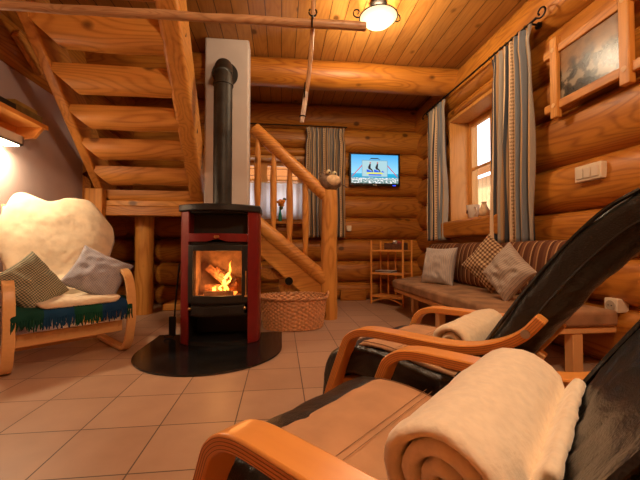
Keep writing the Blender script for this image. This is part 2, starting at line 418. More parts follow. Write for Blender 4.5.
# stub of crossing logs with rounded ends, left of the stove
mb = MB()
for a, b in zip(JB[:4], JB[1:5]):
    mb.cur = random.random(); x0 = -1.74 - random.random() * .05; h = (b - a) / 2 - .002
    pr2 = [(h * .3, 0), (h * .72, .02), (h * .95, .07), (h, .15), (h * 1.0, .5), (h, .9)]
    vs = []; n = 20
    for r, t in pr2:
        for k in range(n):
            q = 2 * PI * k / n; vs.append((x0 + t, 5.05 + r * cos(q), (a + b) / 2 + r * sin(q)))
    fs = [(i * n + k, i * n + (k + 1) % n, (i + 1) * n + (k + 1) % n, (i + 1) * n + k) for i in range(5) for k in range(n)] + [tuple(range(n)), tuple(range(5 * n, 6 * n))]
    mb.add(vs, fs)
struct(mb.obj('wall_inner', W('log', 'X')))
struct(MB().box(-1.5, -.9, 4.55, 4.95, 0, .085, Matrix.Identity(4)).obj('trim_1', W('stair', 'X'), bevel=.01))
struct(MB().box(.9, 1.3, 5.10, 5.17, 0, .16).obj('baseboard_back', W('log', 'X'), bevel=.01))

# ceiling beam
def beam(y, z, r, x0, x1, name, label):
    m = 30; p = [(x0 + (x1 - x0) * i / m, y + .006 * fn(i * .3, y, 0), z + .006 * fn(i * .3, 5, y)) for i in range(m + 1)]
    return tag(MB().tube(p, [r * (1 + .04 * fn(i * .2, y, 9)) for i in range(m + 1)], 24, wob=.03).obj(name, W('log', 'X')), label, 'beam')
beam(4.06, 2.90, .163, -2.2, 2.2, 'ceiling_beam', 'thick round pine log beam running across under the plank ceiling behind the lamp')

# windows
def window(name, axis, inner, p0, p1, z0, z1, depth, sgn, mull, bars, glass_off):
    """frame with reveal boards: axis 0 = wall normal x"""
    root = struct(bpy.data.objects.new(name, None)); C.objects.link(root)
    def bx(mb, a0, a1, d0, d1, c0, c1):
        lo, hi = sorted((inner + sgn * d0, inner + sgn * d1))
        if axis == 0: mb.box(lo, hi, a0, a1, c0, c1)
        else: mb.box(a0, a1, lo, hi, c0, c1)
    t = .04
    m = MB(); m.cur = .2; bx(m, p0, p0 + t, 0, depth, z0, z1); m.cur = .5; bx(m, p1 - t, p1, 0, depth, z0, z1); m.cur = .8; bx(m, p0 + t, p1 - t, 0, depth, z1 - t, z1)
    o = m.obj('window_casing', W('frame', 'Z'), root, bevel=.004); 
    m = MB(); bx(m, p0 + t, p1 - t, glass_off, depth, z0, z0 + .05)
    m.obj('window_sill_board', W('frame', 'X' if axis else 'Y'), root, bevel=.004)
    f = .07; q0, q1, y0, y1 = p0 + t, p1 - t, z0 + .05, z1 - t
    edges = [q0] + mull + [q1]
    m = MB(); g = MB()
    for e0, e1 in zip(edges, edges[1:]):
        for k, (a, b, c, d) in enumerate(((e0, e0 + f, y0, y1), (e1 - f, e1, y0, y1), (e0 + f, e1 - f, y0, y0 + f), (e0 + f, e1 - f, y1 - f, y1))):
            m.cur = random.random(); bx(m, a, b, glass_off, glass_off + .05, c, d)
        for zb in bars: bx(m, e0 + f, e1 - f, glass_off + .005, glass_off + .04, zb, zb + .03)
        bx(g, e0 + f * .8, e1 - f * .8, glass_off + .02, glass_off + .026, y0 + f * .8, y1 - f * .8)
    m.obj('window_frame', W('frame', 'Z'), root, bevel=.004); g.obj('window_pane', M['glass'], root, smooth=False)
    return root
window('window_1', 0, 2.17, vy0, vy1, vz0, vz1, .38, 1, [3.62], [1.79], .25)
window('window_2', 1, 5.20, wx0, wx1, wz0, wz1, .37, 1, [-.29], [1.86], .22)
# thick sill log of the right window, back sill board
tag(MB().box(2.04, 2.16, vy0 - .06, vy1 + .04, .93, 1.13).obj('window_sill', W('log', 'Y'), bevel=.03, seg=3), 'thick pine log ledge under the right window, carrying the white mug', 'window sill')
tag(MB().box(wx0 - .05, wx1 + .05, 5.04, 5.20, 1.155, 1.195).obj('window_sill', W('log', 'X'), bevel=.008), 'pine ledge of the back window behind the stair balusters', 'window sill')
# outside
struct(MB().box(-9, 14, 6.2, 30, -.4, -.3).box(2.7, 14, -6, 6.2, -.4, -.3).obj('ground_outside', M['snow'], smooth=False))
m = MB(); m.box(4.4, 4.5, 1.5, 8.5, -.3, 2.35); o = m.obj('garden_shed', W('out', 'Z'), smooth=False)
tag(o, 'sunlit pale plank wall of the hut outside the right window', 'shed')
m = MB(); m.prism([(4.1, 2.45), (4.2, 2.35), (5.6, 3.0), (5.5, 3.1)], 1, 1.3, 8.7).obj('shed_roof', W('outx', 'Y'), o)
m = MB()
for i in range(9): m.cur = random.random(); m.box(-3.2, 2.2, 7.0, 7.06, 1.86 + i * .14, 1.99 + i * .14)
o = m.obj('porch_cladding', W('outx', 'X'), bevel=.006); tag(o, 'orange horizontal boards seen through the upper back window', 'cladding')
for a in (-3.2, 2.0): MB().box(a, a + .2, 7.0, 7.1, -.3, 1.86).obj('post', W('outx', 'Z'), o)

# cafe curtain in the back window
m = MB(); m.grid(lambda u, v: (-.93 + 1.26 * u, 5.33 + .014 * sin(u * 70), 1.25 + .56 * v), 160, 2)
cc = m.obj('cafe_curtain', M['sheer'], solid=.003); tag(cc, 'short white cafe curtain over the lower half of the back window', 'curtain')
m = MB().tube([(-.93, 5.33, 1.82), (.34, 5.33, 1.82)], .008, 8); m.obj('curtain_rod', M['white'], cc)

# ------------------------------------------------------------------ curtains
def curtain(name, axis, a0, a1, base, z0, z1, folds, sgn, reps, label, flare=0.0, parent=None):
    L = a1 - a0; sd = random.random() * 20
    def f(u, v):
        z = z0 + (z1 - z0) * v
        top = max(0, (v - .93) / .07)
        amp = (.024 + .018 * (1 - v)) * (1 - .3 * top)
        uu = u + .035 * fn(u * 4 + sd, v * 1.6, 1)
        w = amp * sin(2 * PI * folds * uu + .8 * fn(u * 3, v * 1.5, sd)) + .02 * fn(u * 3 + sd, v * 2, 4)
        if top > .55: w += .006 * sin(u * 190)
        mid = (a0 + a1) / 2; pinch = 1 - .07 * math.exp(-((v - .93) / .05) ** 2)
        a = mid + (a0 - mid + L * u) * (pinch + flare * (1 - v)) + .006 * sin(9 * v + 7 * u)
        b = base + sgn * w
        return (b, a, z) if axis == 0 else (a, b, z)
    m = MB(); m.grid(f, folds * 16, 40)
    for k in m.uv: u, v = m.uv[k]; m.uv[k] = (u * reps, v * (z1 - z0))
    o = m.obj(name, M['curt'], solid=.004); tag(o, label, 'curtain')
    return o
curtain('curtain', 0, 4.60, 4.08, 2.07, .90, 2.70, 7, 1, 2.0, 'blue and cream striped curtain at the far side of the right window', 0.0)
curtain('curtain', 0, 3.12, 2.57, 2.07, .85, 2.67, 7, 1, 2.0, 'long striped curtain with small motifs between the right window and the picture', .06)
curtain('curtain', 1, .36, .965, 5.07, .96, 2.62, 9, 1, 2.4, 'grey-blue striped curtain on the back wall left of the television')

m = MB(); m.tube([(2.07, 4.70, 2.74), (2.07, 2.52, 2.68)], .010, 10); rod = m.obj('curtain_rod', M['iron'])
tag(rod, 'black wrought iron curtain rod with a scroll end above the right window', 'curtain rod')
def scroll(c, s, n=26): return [(c[0], c[1] + s * (.9 - .85 * i / n) * cos(i * .33), c[2] + s * (.9 - .85 * i / n) * sin(i * .33)) for i in range(n)]
pts = [(2.07, 2.53, 2.71), (2.07, 2.49, 2.715), (2.07, 2.465, 2.745)] + scroll((2.07, 2.44, 2.79), .035)[10:]
pts = [(2.07, a, b) for a, b in ((2.52, 2.68), (2.48, 2.655), (2.445, 2.655), (2.422, 2.68), (2.436, 2.715), (2.475, 2.73), (2.50, 2.708), (2.486, 2.684))]
MB().tube(catmull(pts, 5), .007, 8).obj('scroll_finial', M['iron'], rod)
MB().tube(catmull([(2.07, 4.70, 2.74), (2.07, 4.74, 2.735), (2.07, 4.77, 2.71), (2.07, 4.755, 2.69), (2.07, 4.735, 2.70)], 5), .007, 8).obj('scroll_finial', M['iron'], rod)
for y in (2.58, 4.64): MB().tube([(2.20, y, 2.66 + .024 * (y - 2.5)), (2.07, y, 2.67 + .024 * (y - 2.5))], .009, 8).tube([(2.15, y, 2.66 + .024 * (y - 2.5)), (2.13, y, 2.66 + .024 * (y - 2.5))], .028, 14).obj('rod_bracket', M['iron'], rod)
for i in range(7):
    for (ya, yb) in ((4.58, 4.10), (3.14, 2.64)):
        y = ya + (yb - ya) * i / 6; z = 2.68 + (y - 2.52) * .0275
        MB().tube([(2.07 + .018 * cos(t), y, z + .018 * sin(t) - .004) for t in [2 * PI * k / 12 for k in range(12)]], .0025, 5, closed=True, up=Vector((0, 1, 0))).obj('curtain_ring', M['iron'], rod)
rod2 = MB().tube([(-1.0, 5.07, 2.64), (1.0, 5.07, 2.64)], .010, 8).obj('curtain_rod', M['iron'])
tag(rod2, 'thin dark curtain rod above the back window', 'curtain rod')
MB().tube([(-.9, 5.07, 2.64), (-.9, 5.2, 2.64)], .008, 8).obj('rod_bracket', M['iron'], rod2); MB().tube([(.98, 5.07, 2.64), (.98, 5.2, 2.64)], .008, 8).obj('rod_bracket', M['iron'], rod2)

# ------------------------------------------------------------------ staircase (one built thing)
st = thing('staircase', 'open pine log staircase with half-log treads rising to the left and over the armchair', 'staircase', (0, 0, 0))
TX0, TX1 = -2.0, -1.02
def halflog(mb, a, b, w, h, cut=.10, cutb=.03):
    """half log between points a,b along x: flat top, round belly, bevelled ends"""
    n = 14; prof = [(-w / 2, 0)] + [(-w / 2 * cos(PI * k / n), -h * (sin(PI * k / n)) ** .7) for k in range(1, n)] + [(w / 2, 0)]
    mb.cur = random.random(); sd = random.random() * 30; m = 12; vs = []
    a, b = Vector(a), Vector(b)
    for i in range(m + 1):
        for (y, z) in prof:
            d = -z / h
            x0 = a.x + cut * d ** 1.3; x1 = b.x - cutb * d
            x = x0 + (x1 - x0) * i / m
            vs.append((x, a.y + y * (1 + .05 * fn(x * 2 + sd, 0, 0)), a.z + z * (1 + .10 * fn(x * 2, sd, y * 3))))
    k = len(prof)
    fs = [(i * k + j, i * k + (j + 1) % k, (i + 1) * k + (j + 1) % k, (i + 1) * k + j) for i in range(m) for j in range(k)] + [tuple(range(k)), tuple(range(m * k, m * k + k))]
    mb.add(vs, fs)
for k in range(9):      # upper flight, rising towards the viewer
    z = 1.45 + .195 * k; y = 4.16 - .305 * k; sx = .050 * k
    if z > 3.0: continue
    m = MB(); halflog(m, (TX0 + sx, y, z), (TX1 + .02 + sx * .8, y, z), .28, .16, .15, .04)
    m.obj('tread', W('stair', 'X'), st)
def plank_dir(mb, a, b, w, th, up=Vector((0, 0, 1))):
    """plank from a to b: width w across x, depth th in the slope's normal, a/b on its lower edge"""
    a, b = Vector(a), Vector(b); d = (b - a).normalized(); n = d.cross(Vector((1, 0, 0))).normalized()
    if n.z < 0: n = -n
    mb.cur = random.random(); vs = []; m = 10
    for i in range(m + 1):
        p = a + (b - a) * i / m
        for q in ((-w / 2, 0), (w / 2, 0), (w / 2, th), (-w / 2, th)): vs.append(p + Vector((q[0], 0, 0)) + n * q[1])
    fs = [(i * 4 + j, i * 4 + (j + 1) % 4, (i + 1) * 4 + (j + 1) % 4, (i + 1) * 4 + j) for i in range(m) for j in range(4)] + [(0, 1, 2, 3), tuple(range(m * 4, m * 4 + 4))]
    mb.add(vs, fs)
m = MB(); plank_dir(m, (-2.03, 4.22, 1.28), (-1.62, 1.72, 2.88), .085, .32); m.obj('stringer', W('stair', 'Y'), st, bevel=.012)
m = MB(); plank_dir(m, (-.985, 4.22, 1.22), (-.70, 1.72, 2.82), .15, .34); m.obj('stringer', W('stair', 'Y'), st, bevel=.03, seg=3)
for y, z in ((3.35, 1.93), (2.62, 2.42), (3.75, 1.68)):
    xx = -.70 - (y - 1.72) * .114 + .075
    MB().tube([(xx - .005, y, z), (xx + .008, y, z)], .03, 14).obj('bolt', M['iron'], st)
# landing
m = MB(); 
for i in range(6): m.cur = random.random(); m.box(-2.12, -.88, 4.0 + i * .175, 4.17 + i * .175, 1.27, 1.33)
m.obj('landing', W('stair', 'X'), st, bevel=.006)
m = MB(); m.box(-2.12, -.9, 3.99, 4.09, 1.16, 1.27); m.obj('landing_joist', W('log', 'X'), st, bevel=.01)
m = MB(); m.box(-2.11, -1.93, 3.92, 4.02, 0, 1.45); m.obj('post', W('stair', 'Z'), st, bevel=.01)
def post(x, y, r, z0, z1, name='post', wob=.05, n=14, mat=None):
    k = 14; return MB().tube([(x + .006 * fn(i * .5, x, 0), y, z0 + (z1 - z0) * i / k) for i in range(k + 1)], [r * (1 + .06 * fn(i * .4, x, y)) for i in range(k + 1)], n, wob=wob).obj(name, mat or W('stair', 'Z'), st)
post(-1.66, 4.38, .105, 0, 1.27)
post(.545, 3.84, .093, 0, 1.455, 'newel_post')
# lower flight, rising to the left behind the chimney
for k in range(6):
    z = .19 * (k + 1); x = .34 - .215 * k
    m = MB(); n = 12; y0 = 3.93 if x > -.25 else 4.22
    pts = [(x - .15, z)] + [(x - .15 * cos(PI * j / n), z - .13 * sin(PI * j / n) ** .7) for j in range(1, n)] + [(x + .15, z)]
    m.cur = random.random(); m.prism(pts, 1, y0, 4.68); m.obj('tread', W('stair', 'Y'), st)
def slope_plank(y, x0, z0, x1, z1, d, t, name):
    """plank face in the xz plane, from foot to head, d deep"""
    a, b = Vector((x0, z0)), Vector((x1, z1)); v = (b - a).normalized(); nn = Vector((v.y, -v.x)); 
    if nn.y < 0: nn = -nn
    pts = [a + nn * d]; c = a + nn * d / 2
    for i in range(1, 8): q = PI * i / 8; pts.append(c + nn * (d / 2) * cos(q) - v * (d / 2) * .9 * sin(q))
    pts += [a, b, b + nn * d]
    m = MB(); m.prism([tuple(p) for p in pts], 1, y - t / 2, y + t / 2); return m.obj(name, W('stair', 'X'), st, bevel=.012)
slope_plank(3.87, .34, .19, -.31, .79, .24, .07, 'stringer')
slope_plank(4.72, .34, .19, -.9, 1.33, .24, .07, 'stringer')
MB().tube([(.09, 3.825, .43), (.09, 3.84, .43)], .045, 18).obj('bolt', M['iron'], st)
def rail(x0, z0, x1, z1, r, name, y=3.84):
    k = 12; return MB().tube([(x0 + (x1 - x0) * i / k, y, z0 + (z1 - z0) * i / k) for i in range(k + 1)], [r * (.93 + .12 * (abs(fn(i * .3, r, 7)))) for i in range(k + 1)], 14, wob=.06).obj(name, W('stair', 'X'), st)
rail(.50, 1.40, -.30, 2.14, .075, 'handrail')
rail(.50, .44, -.29, 1.10, .083, 'bottom_rail')
for x in (-.262, -.085, .095, .275):
    zt = 1.40 - (x - .50) * .925 - .03; zb = .44 - (x - .50) * .84 + .03
    k = 12; MB().tube([(x, 3.84, zb + (zt - zb) * i / k) for i in range(k + 1)], [.037 * (.52 + .48 * min(1, 3.2 * min(i / k, 1 - i / k) + .05 * fn(i, x, 0))) for i in range(k + 1)], 12, wob=.1).obj('baluster', W('stair', 'Z'), st)
# batten on the left wall
m = MB(); plank_dir(m, (-2.08, 3.16, 2.285), (-2.08, 2.87, 2.46), .04, .09)
tag(m.obj('batten', W('stair', 'Y'), bevel=.006), 'short slanting board beside the stair stringer on the upper left log wall', 'board')

# ------------------------------------------------------------------ chimney and stove
ch = thing('chimney', 'white plastered chimney column rising to the ceiling behind the stove', 'chimney', (-.577, 3.9, 0))
MB().box(-.238, .228, -.2, -.01, 0, ZC).obj('column', M['chimney'], ch, bevel=.02, seg=3)
sv = thing('wood_stove', 'burgundy red and black wood-burning stove with a lit fire and long flue pipe', 'stove', (-.51, 3.0, 0.012))
RA = .447
def ay(x, off=0): return -.2 + off + RA - math.sqrt(RA * RA - x * x)
def arcpanel(x0, x1, z0, z1, off, th, n=10, notch=None):
    m = MB(); vs = []
    for i in range(n + 1):
        x = x0 + (x1 - x0) * i / n; za = z0
        if notch: za = z0 + notch * math.exp(-(x / .055) ** 2)
        y = ay(x, off)
        vs += [(x, y, za), (x, y + th, za), (x, y + th, z1), (x, y, z1)]
    fs = [(i * 4 + j, i * 4 + (j + 1) % 4, (i + 1) * 4 + (j + 1) % 4, (i + 1) * 4 + j) for i in range(n) for j in range(4)] + [(0, 1, 2, 3), (n * 4 + 3, n * 4 + 2, n * 4 + 1, n * 4)]
    m.add(vs, fs); return m
def arcslab(m, x0, x1, z0, z1, off, yb, n=14):
    pts = [(x0 + (x1 - x0) * i / n, ay(x0 + (x1 - x0) * i / n, off)) for i in range(n + 1)] + [(x1, yb), (x0, yb)]
    m.prism(pts, 2, z0, z1)
m = MB()
for z0, z1 in ((0, .03), (.235, .25), (.325, .345), (.815, .835), (.885, .90), (1.075, 1.09)): arcslab(m, -.24, .24, z0, z1, .02, .2)
m.box(-.24, .24, .18, .2, .0, 1.09); m.box(-.25, -.235, -.1, .2, 0, 1.09); m.box(.235, .25, -.1, .2, 0, 1.09)
m.box(-.23, .23, .02, .04, .9, 1.08)
m.obj('carcass', M['stove_black'], sv, smooth=False)
for s in (-1, 1):
    n = 8; pts = [(.235, ay(.235, 0))]
    for i in range(1, n + 1): x = .235 + .075 * i / n; pts.append((x, ay(x, 0)))
    pts += [(.325, -.03), (.328, .05), (.325, .2), (.25, .2)]
    m = MB(); m.prism([(s * a, b) for a, b in pts], 2, .0, 1.09); m.obj('side_panel', M['red'], sv, bevel=.006)
    MB().box(*sorted((s * .232, s * .24)), -.12, .02, .9, 1.08).obj('niche_cheek', M['red'], sv)
m = MB(); arcslab(m, -.335, .335, 1.09, 1.145, -.025, .23, 24); m.obj('top_plate', M['stove_black'], sv, bevel=.008)
arcpanel(-.235, .235, .838, .905, -.015, .03, 40, .022).obj('warming_shelf_front', M['red'], sv, bevel=.003)
m = MB(); arcslab(m, -.235, .235, .83, .84, .0, .0); 
MB().box(-.02, .02, -.226, -.212, .868, .888).obj('badge', M['brass'], sv, bevel=.004)
d = MB()
for a in (arcpanel(-.235, -.192, .345, .812, -.02, .035, 4), arcpanel(.192, .235, .345, .812, -.02, .035, 4), arcpanel(-.192, .192, .345, .405, -.02, .035), arcpanel(-.192, .192, .765, .812, -.02, .035)): d.add(a.v, a.f)
door = d.obj('stove_door', M['stove_black'], sv, bevel=.004)
arcpanel(-.196, .196, .40, .77, -.005, .004).obj('door_glass', M['glass'], door)
m = MB().tube([(.222, -.155, .40), (.222, -.155, .60)], .008, 10).tube([(.222, -.11, .41), (.222, -.155, .41)], .007, 8).tube([(.185, -.16, .395), (.235, -.155, .395)], .009, 10)
m.obj('door_handle', M['brass'], door)
m = MB(); m.box(-.20, .20, .10, .12, .345, .81); m.box(-.20, -.185, -.1, .1, .345, .81); m.box(.185, .2, -.1, .1, .345, .81); m.box(-.2, .2, -.13, .1, .345, .39); m.box(-.2, .2, -.1, .1, .78, .81)
m.obj('firebox', M['firebrick'], sv, smooth=False)
m = MB(); m.box(-.12, .12, -.11, -.095, .39, .435); m.obj('ash_guard', M['firebrick'], sv, bevel=.006)
a = arcpanel(-.212, .212, .252, .322, -.005, .03); dr = a.obj('ash_drawer', M['stove_black'], sv, bevel=.004)
b2 = arcpanel(-.10, .10, .268, .306, -.010, .01); b2.obj('drawer_vent', M['stove_dark'], dr)
for x in (-.215, .215): MB().ball((x, ay(x) - .022, .30), .014, 12, 8).obj('knob', M['brass'], dr)
m = MB()
for i in range(9): x = -.16 + .04 * i; m.box(x - .012, x + .012, ay(x, -.006), ay(x, .0), .819, .829)
m.obj('air_vents', M['stove_dark'], sv, smooth=False)
# pipe: straight, elbow into the chimney, wall collar
pp = catmull([(-.01, .10, 1.145), (-.01, .10, 1.5), (-.01, .10, 1.9), (-.01, .10, 2.26), (-.015, .13, 2.38), (-.03, .24, 2.48), (-.055, .42, 2.57), (-.08, .60, 2.63), (-.09, .69, 2.65)], 6)
fp = MB().tube(pp, .082, 24).obj('flue_pipe', M['pipe'], sv)
for z in (1.15, 2.24): MB().lathe([(.083, z), (.09, z + .004), (.09, z + .02), (.083, z + .024)], (-.01, .10, 0), 24).obj('pipe_collar', M['pipe'], fp)
MB().tube([(-.088, .675, 2.645), (-.09, .695, 2.645)], .135, 26).obj('wall_collar', M['pipe'], fp)
# fire
def spl(name, a, b, r, mat, parent): 
    a, b = Vector(a), Vector(b); k = 6; return MB().tube([a + (b - a) * i / k for i in range(k + 1)], r, 9, wob=.35).obj(name, mat, parent, smooth=False)
fire = thing('log_fire', 'burning split logs with orange flames inside the stove behind the glass', 'fire', (-.51, 3.0, .012))
spl('firewood', (-.13, -.01, .44), (.13, .03, .46), .035, M['char'], fire); spl('firewood', (-.11, .03, .62), (.07, -.03, .47), .032, M['char'], fire)
spl('firewood', (.13, .04, .45), (-.02, .0, .56), .03, M['char'], fire); spl('firewood', (-.06, .06, .60), (.12, .05, .50), .028, M['char'], fire)
MB().box(-.13, .13, -.07, .07, .392, .41).obj('embers', M['ember'], fire, bevel=.005)
def fl(x, y, z, h, r, lean):
    k = 12; return MB().tube([(x + lean * (i / k) ** 1.3 + .012 * sin(i * .9 + x * 30), y, z + h * i / k) for i in range(k + 1)], [max(.001, r * (1 - i / k) ** .8 * (.55 + 1.1 * min(1, i / k * 3) * .6)) for i in range(k + 1)], 10, sy=.5).obj('flame', M['flame'], fire)
fl(.03, -.05, .43, .25, .036, .07); fl(.055, -.04, .43, .16, .022, .04); fl(-.05, -.06, .42, .05, .026, .01); fl(.0, -.06, .42, .08, .022, .02)
# floor plate
n = 40; pts = [(.55, .47), (-.55, .47)] + [(.55 * cos(PI + PI * i / n), .565 * sin(PI + PI * i / n)) for i in range(n + 1)]
m = MB(); m.prism([(-.54 + a, 2.77 + b) for a, b in pts], 2, .0, .012)
tag(m.obj('hearth_plate', M['steel'], smooth=False, bevel=.003), 'black glossy floor plate with a rounded front under the stove', 'hearth plate')
# poker beside the stove
pk = MB().tube([(-.90, 3.16, .66), (-.925, 3.14, .3), (-.94, 3.13, .03)], .008, 8).obj('fire_poker', M['iron'])
tag(pk, 'black iron fire tool standing close to the left side of the stove', 'fire tool')
MB().box(-.975, -.915, 3.12, 3.135, .03, .20).obj('blade', M['iron'], pk, bevel=.012)
MB().tube([(-.965 + .04 * cos(t), 3.10, .03 + .014 * sin(t)) for t in [2 * PI * k / 16 for k in range(16)]], .005, 6, closed=True, up=Vector((0, 1, 0))).obj('ring', M['iron'], pk)

# ------------------------------------------------------------------ wicker basket
bk = thing('wicker_basket', 'empty oval brown wicker log basket on the tiles right of the stove', 'basket', (.125, 3.49, 0))
def sup(t, a, b, e=2.5):
    c, s_ = cos(t), sin(t); return (a * math.copysign(abs(c) ** (2 / e), c), b * math.copysign(abs(s_) ** (2 / e), s_))
NB, NR = 384, 64
def bask(sgn, off):
    vs = []
    for j in range(NR + 1):
        z = .006 + .30 * j / NR; g = .88 + .12 * (j / NR) ** .8
        for i in range(NB):
            t = 2 * PI * i / NB; row = j // 4
            w = .0065 * cos(t * 32 + PI * row) * abs(sin(PI * (j % 4) / 4)) + .002 * cos(t * 64) + off
            x, y = sup(t, .335 * g + w, .25 * g + w); vs.append((x, y, z))
    fs = [(j * NB + i, j * NB + (i + 1) % NB, (j + 1) * NB + (i + 1) % NB, (j + 1) * NB + i) for j in range(NR) for i in range(NB)]
    return vs, fs
m = MB(); v, f = bask(1, 0); m.add(v, f); v, f = bask(1, -.012); m.add(v, f)
m.add([(*sup(2 * PI * i / 40, .29, .20), .012) for i in range(40)], [tuple(range(40))]); m.obj('basket_body', M['wicker'], bk)
for ph in (0, PI / 2, PI):
    p = [(*sup(2 * PI * i / 180, .34 + .007 * cos(24 * 2 * PI * i / 180 + ph * 2), .255 + .007 * cos(24 * 2 * PI * i / 180 + ph * 2)), .308 + .008 * sin(24 * 2 * PI * i / 180 + ph * 2)) for i in range(180)]
    MB().tube(p, .009, 6, closed=True).obj('braided_rim', M['wicker'], bk)
for s in (-1, 1):
    MB().tube(catmull([(s * .34, -.06, .30), (s * .355, -.045, .335), (s * .36, 0, .35), (s * .355, .045, .335), (s * .34, .06, .30)], 5), .010, 8).obj('handle', M['wicker'], bk)

# figure on the newel
fg = thing('animal_figure', 'round grey-brown toy animal with a pale belly and bulging eyes on the newel post', 'ornament', (.555, 3.83, 1.456))
m = MB(); m.ball((0, 0, .095), (.135, .10, .10), 24, 16)
m.v = [(x * (1 + .06 * fn(x * 14, y * 14, z * 14)), y, max(.001, z)) for x, y, z in m.v]; m.obj('body', M['felt'], fg)
MB().ball((.025, -.075, .105), (.085, .035, .062), 20, 12).obj('belly', M['belly'], fg)
for x, dz in ((-.028, .01), (.04, -.006)):
    e = MB().ball((x, -.075, .185 + dz), (.028, .022, .028), 14, 10).obj('eye', M['egg'], fg)
    MB().ball((x + .006, -.095, .178 + dz), .010, 10, 8).obj('pupil', M['blackcover'], e)
MB().tube([(-.10 + .028 * cos(t), -.01, .185 + .024 * sin(t)) for t in [2 * PI * k / 14 for k in range(14)]], .007, 6, closed=True, up=Vector((0, 1, 0))).obj('ear', M['felt'], fg)
MB().tube(catmull([(.12, 0, .07), (.17, -.01, .055), (.20, 0, .03)], 4), .007, 6).obj('tail', M['felt'], fg)

# vase with orange flowers on the back sill
vs_ = MB().lathe([(.022, 0), (.03, .03), (.026, .09), (.014, .16), (.012, .2), (.016, .215)], (-.015, 5.12, 1.195), 14).obj('flower_vase', M['green'])
tag(vs_, 'slim green vase holding orange flowers on the back window ledge', 'vase')
fb = MB()
for i in range(7): 
    a = i * 2.4; fb.ball((-.0 + .05 * cos(a) * (.3 + .1 * i), 5.12 + .03 * sin(a), 1.44 + .012 * i), (.032, .03, .026), 8, 6)
tag(fb.obj('orange_flowers', M['petal']), 'small bunch of orange flowers standing in the green vase', 'flowers')
MB().ball((.05, 5.12, 1.53), .026, 8, 6).ball((-.0, 5.11, 1.40), .03, 8, 6).obj('leaves', M['petal2'], bpy.data.objects['orange_flowers'])
MB().tube([(-.015, 5.12, 1.25), (0, 5.12, 1.48)], .004, 6).obj('stem', M['green'], bpy.data.objects['orange_flowers'])

# ------------------------------------------------------------------ television
tv = thing('television', 'flat black wall television showing two seated figures against a blue sky', 'television', (1.433, 5.10, 2.009))
MB().box(-.40, .40, -.02, .03, -.255, .255).obj('casing', M['tvblack'], tv, bevel=.008)
MB().box(-.1, .1, .03, .09, -.1, .1).obj('wall_mount', M['iron'], tv)
def emitm(name, c, s=1.0): return simple(name, (0, 0, 0), .3, emit=c, es=s)
t = NT('screen_picture'); tc = t.n('ShaderNodeTexCoord'); sp = t.n('ShaderNodeSeparateXYZ'); t.l(tc.outputs['Generated'], sp.inputs[0])
nz = t.n('ShaderNodeTexNoise'); nz.inputs['Scale'].default_value = 22; t.l(tc.outputs['Generated'], nz.inputs[0])
c = t.ramp(sp.outputs[2], [(0, (.12, .22, .20)), (.18, (.25, .40, .42)), (.2, (.01, .33, .55)), (.34, (.02, .42, .70)), (.345, (.30, .68, .92)), (1, (.06, .40, .80))])
dots = t.math('MULTIPLY', t.math('GREATER_THAN', nz.outputs[0], .53), t.math('LESS_THAN', sp.outputs[2], .2))
t.l(t.mix(dots, c, (.8, .8, .8)), t.b.inputs['Emission Color']); t.b.inputs['Emission Strength'].default_value = 1.0; t.b.inputs['Base Color'].default_value = (0, 0, 0, 1); t.b.inputs['Roughness'].default_value = .2
scn = MB().box(-.37, .37, -.023, -.020, -.215, .225).obj('screen', t.m, tv, smooth=False)
def flat(name, pts, mat, d): MB().prism(pts, 1, -.024 - d, -.023 - d).obj(name, mat, scn, smooth=False)
gr, bk_, yl, bl, rd, wh = emitm('sc_grey', (.38, .60, .66)), emitm('sc_black', (.01, .01, .02)), emitm('sc_yellow', (.75, .75, .05)), emitm('sc_blue', (.02, .10, .75)), emitm('sc_red', (.6, .05, .05)), emitm('sc_white', (.75, .8, .85))
flat('sign_frame', [(-.205, -.115), (.20, -.115), (.20, .14), (-.205, .14)], emitm('sc_frame', (.15, .32, .42)), 0)
flat('sign_panel', [(-.197, -.107), (.192, -.107), (.192, .132), (-.197, .132)], gr, .001)
flat('arch_bar', [(-.09, .145), (-.06, .175), (.05, .175), (.09, .145), (.05, .16), (-.06, .16)], bk_, .0)
for s in (-1, 1): flat('cable', [(s * .20, .05), (s * .36, -.12), (s * .36, -.105), (s * .20, .07)], rd, 0)
flat('yellow_stripe', [(-.13, -.07), (.12, -.07), (.12, -.048), (-.13, -.048)], yl, .002)
flat('blue_bar', [(-.10, -.095), (.10, -.095), (.10, -.074), (-.10, -.074)], bl, .002)
for x in (-.13, -.015):
    flat('blue_wave', [(x, -.045), (x + .10, -.045), (x + .06, -.02), (x + .0, .0)], bl, .002)
    flat('seated_figure', [(x + .02, .03), (x + .045, .085), (x + .065, .085), (x + .06, .02), (x + .085, .0), (x + .105, -.04), (x + .09, -.04), (x + .065, -.008), (x + .03, .0)], bk_, .003)
    flat('red_cap', [(x + .045, .09), (x + .065, .09), (x + .062, .112), (x + .048, .112)], rd, .003)
flat('blue_wave', [(.09, -.045), (.15, -.045), (.12, -.02)], bl, .002)
MB().box(.28, .33, -.022, -.020, -.25, -.238).obj('standby_light', emitm('tv_led', (.02, .05, .9), 2), tv)
MB().box(-.03, .03, -.022, -.020, -.243, -.235).obj('badge', M['white'], tv)

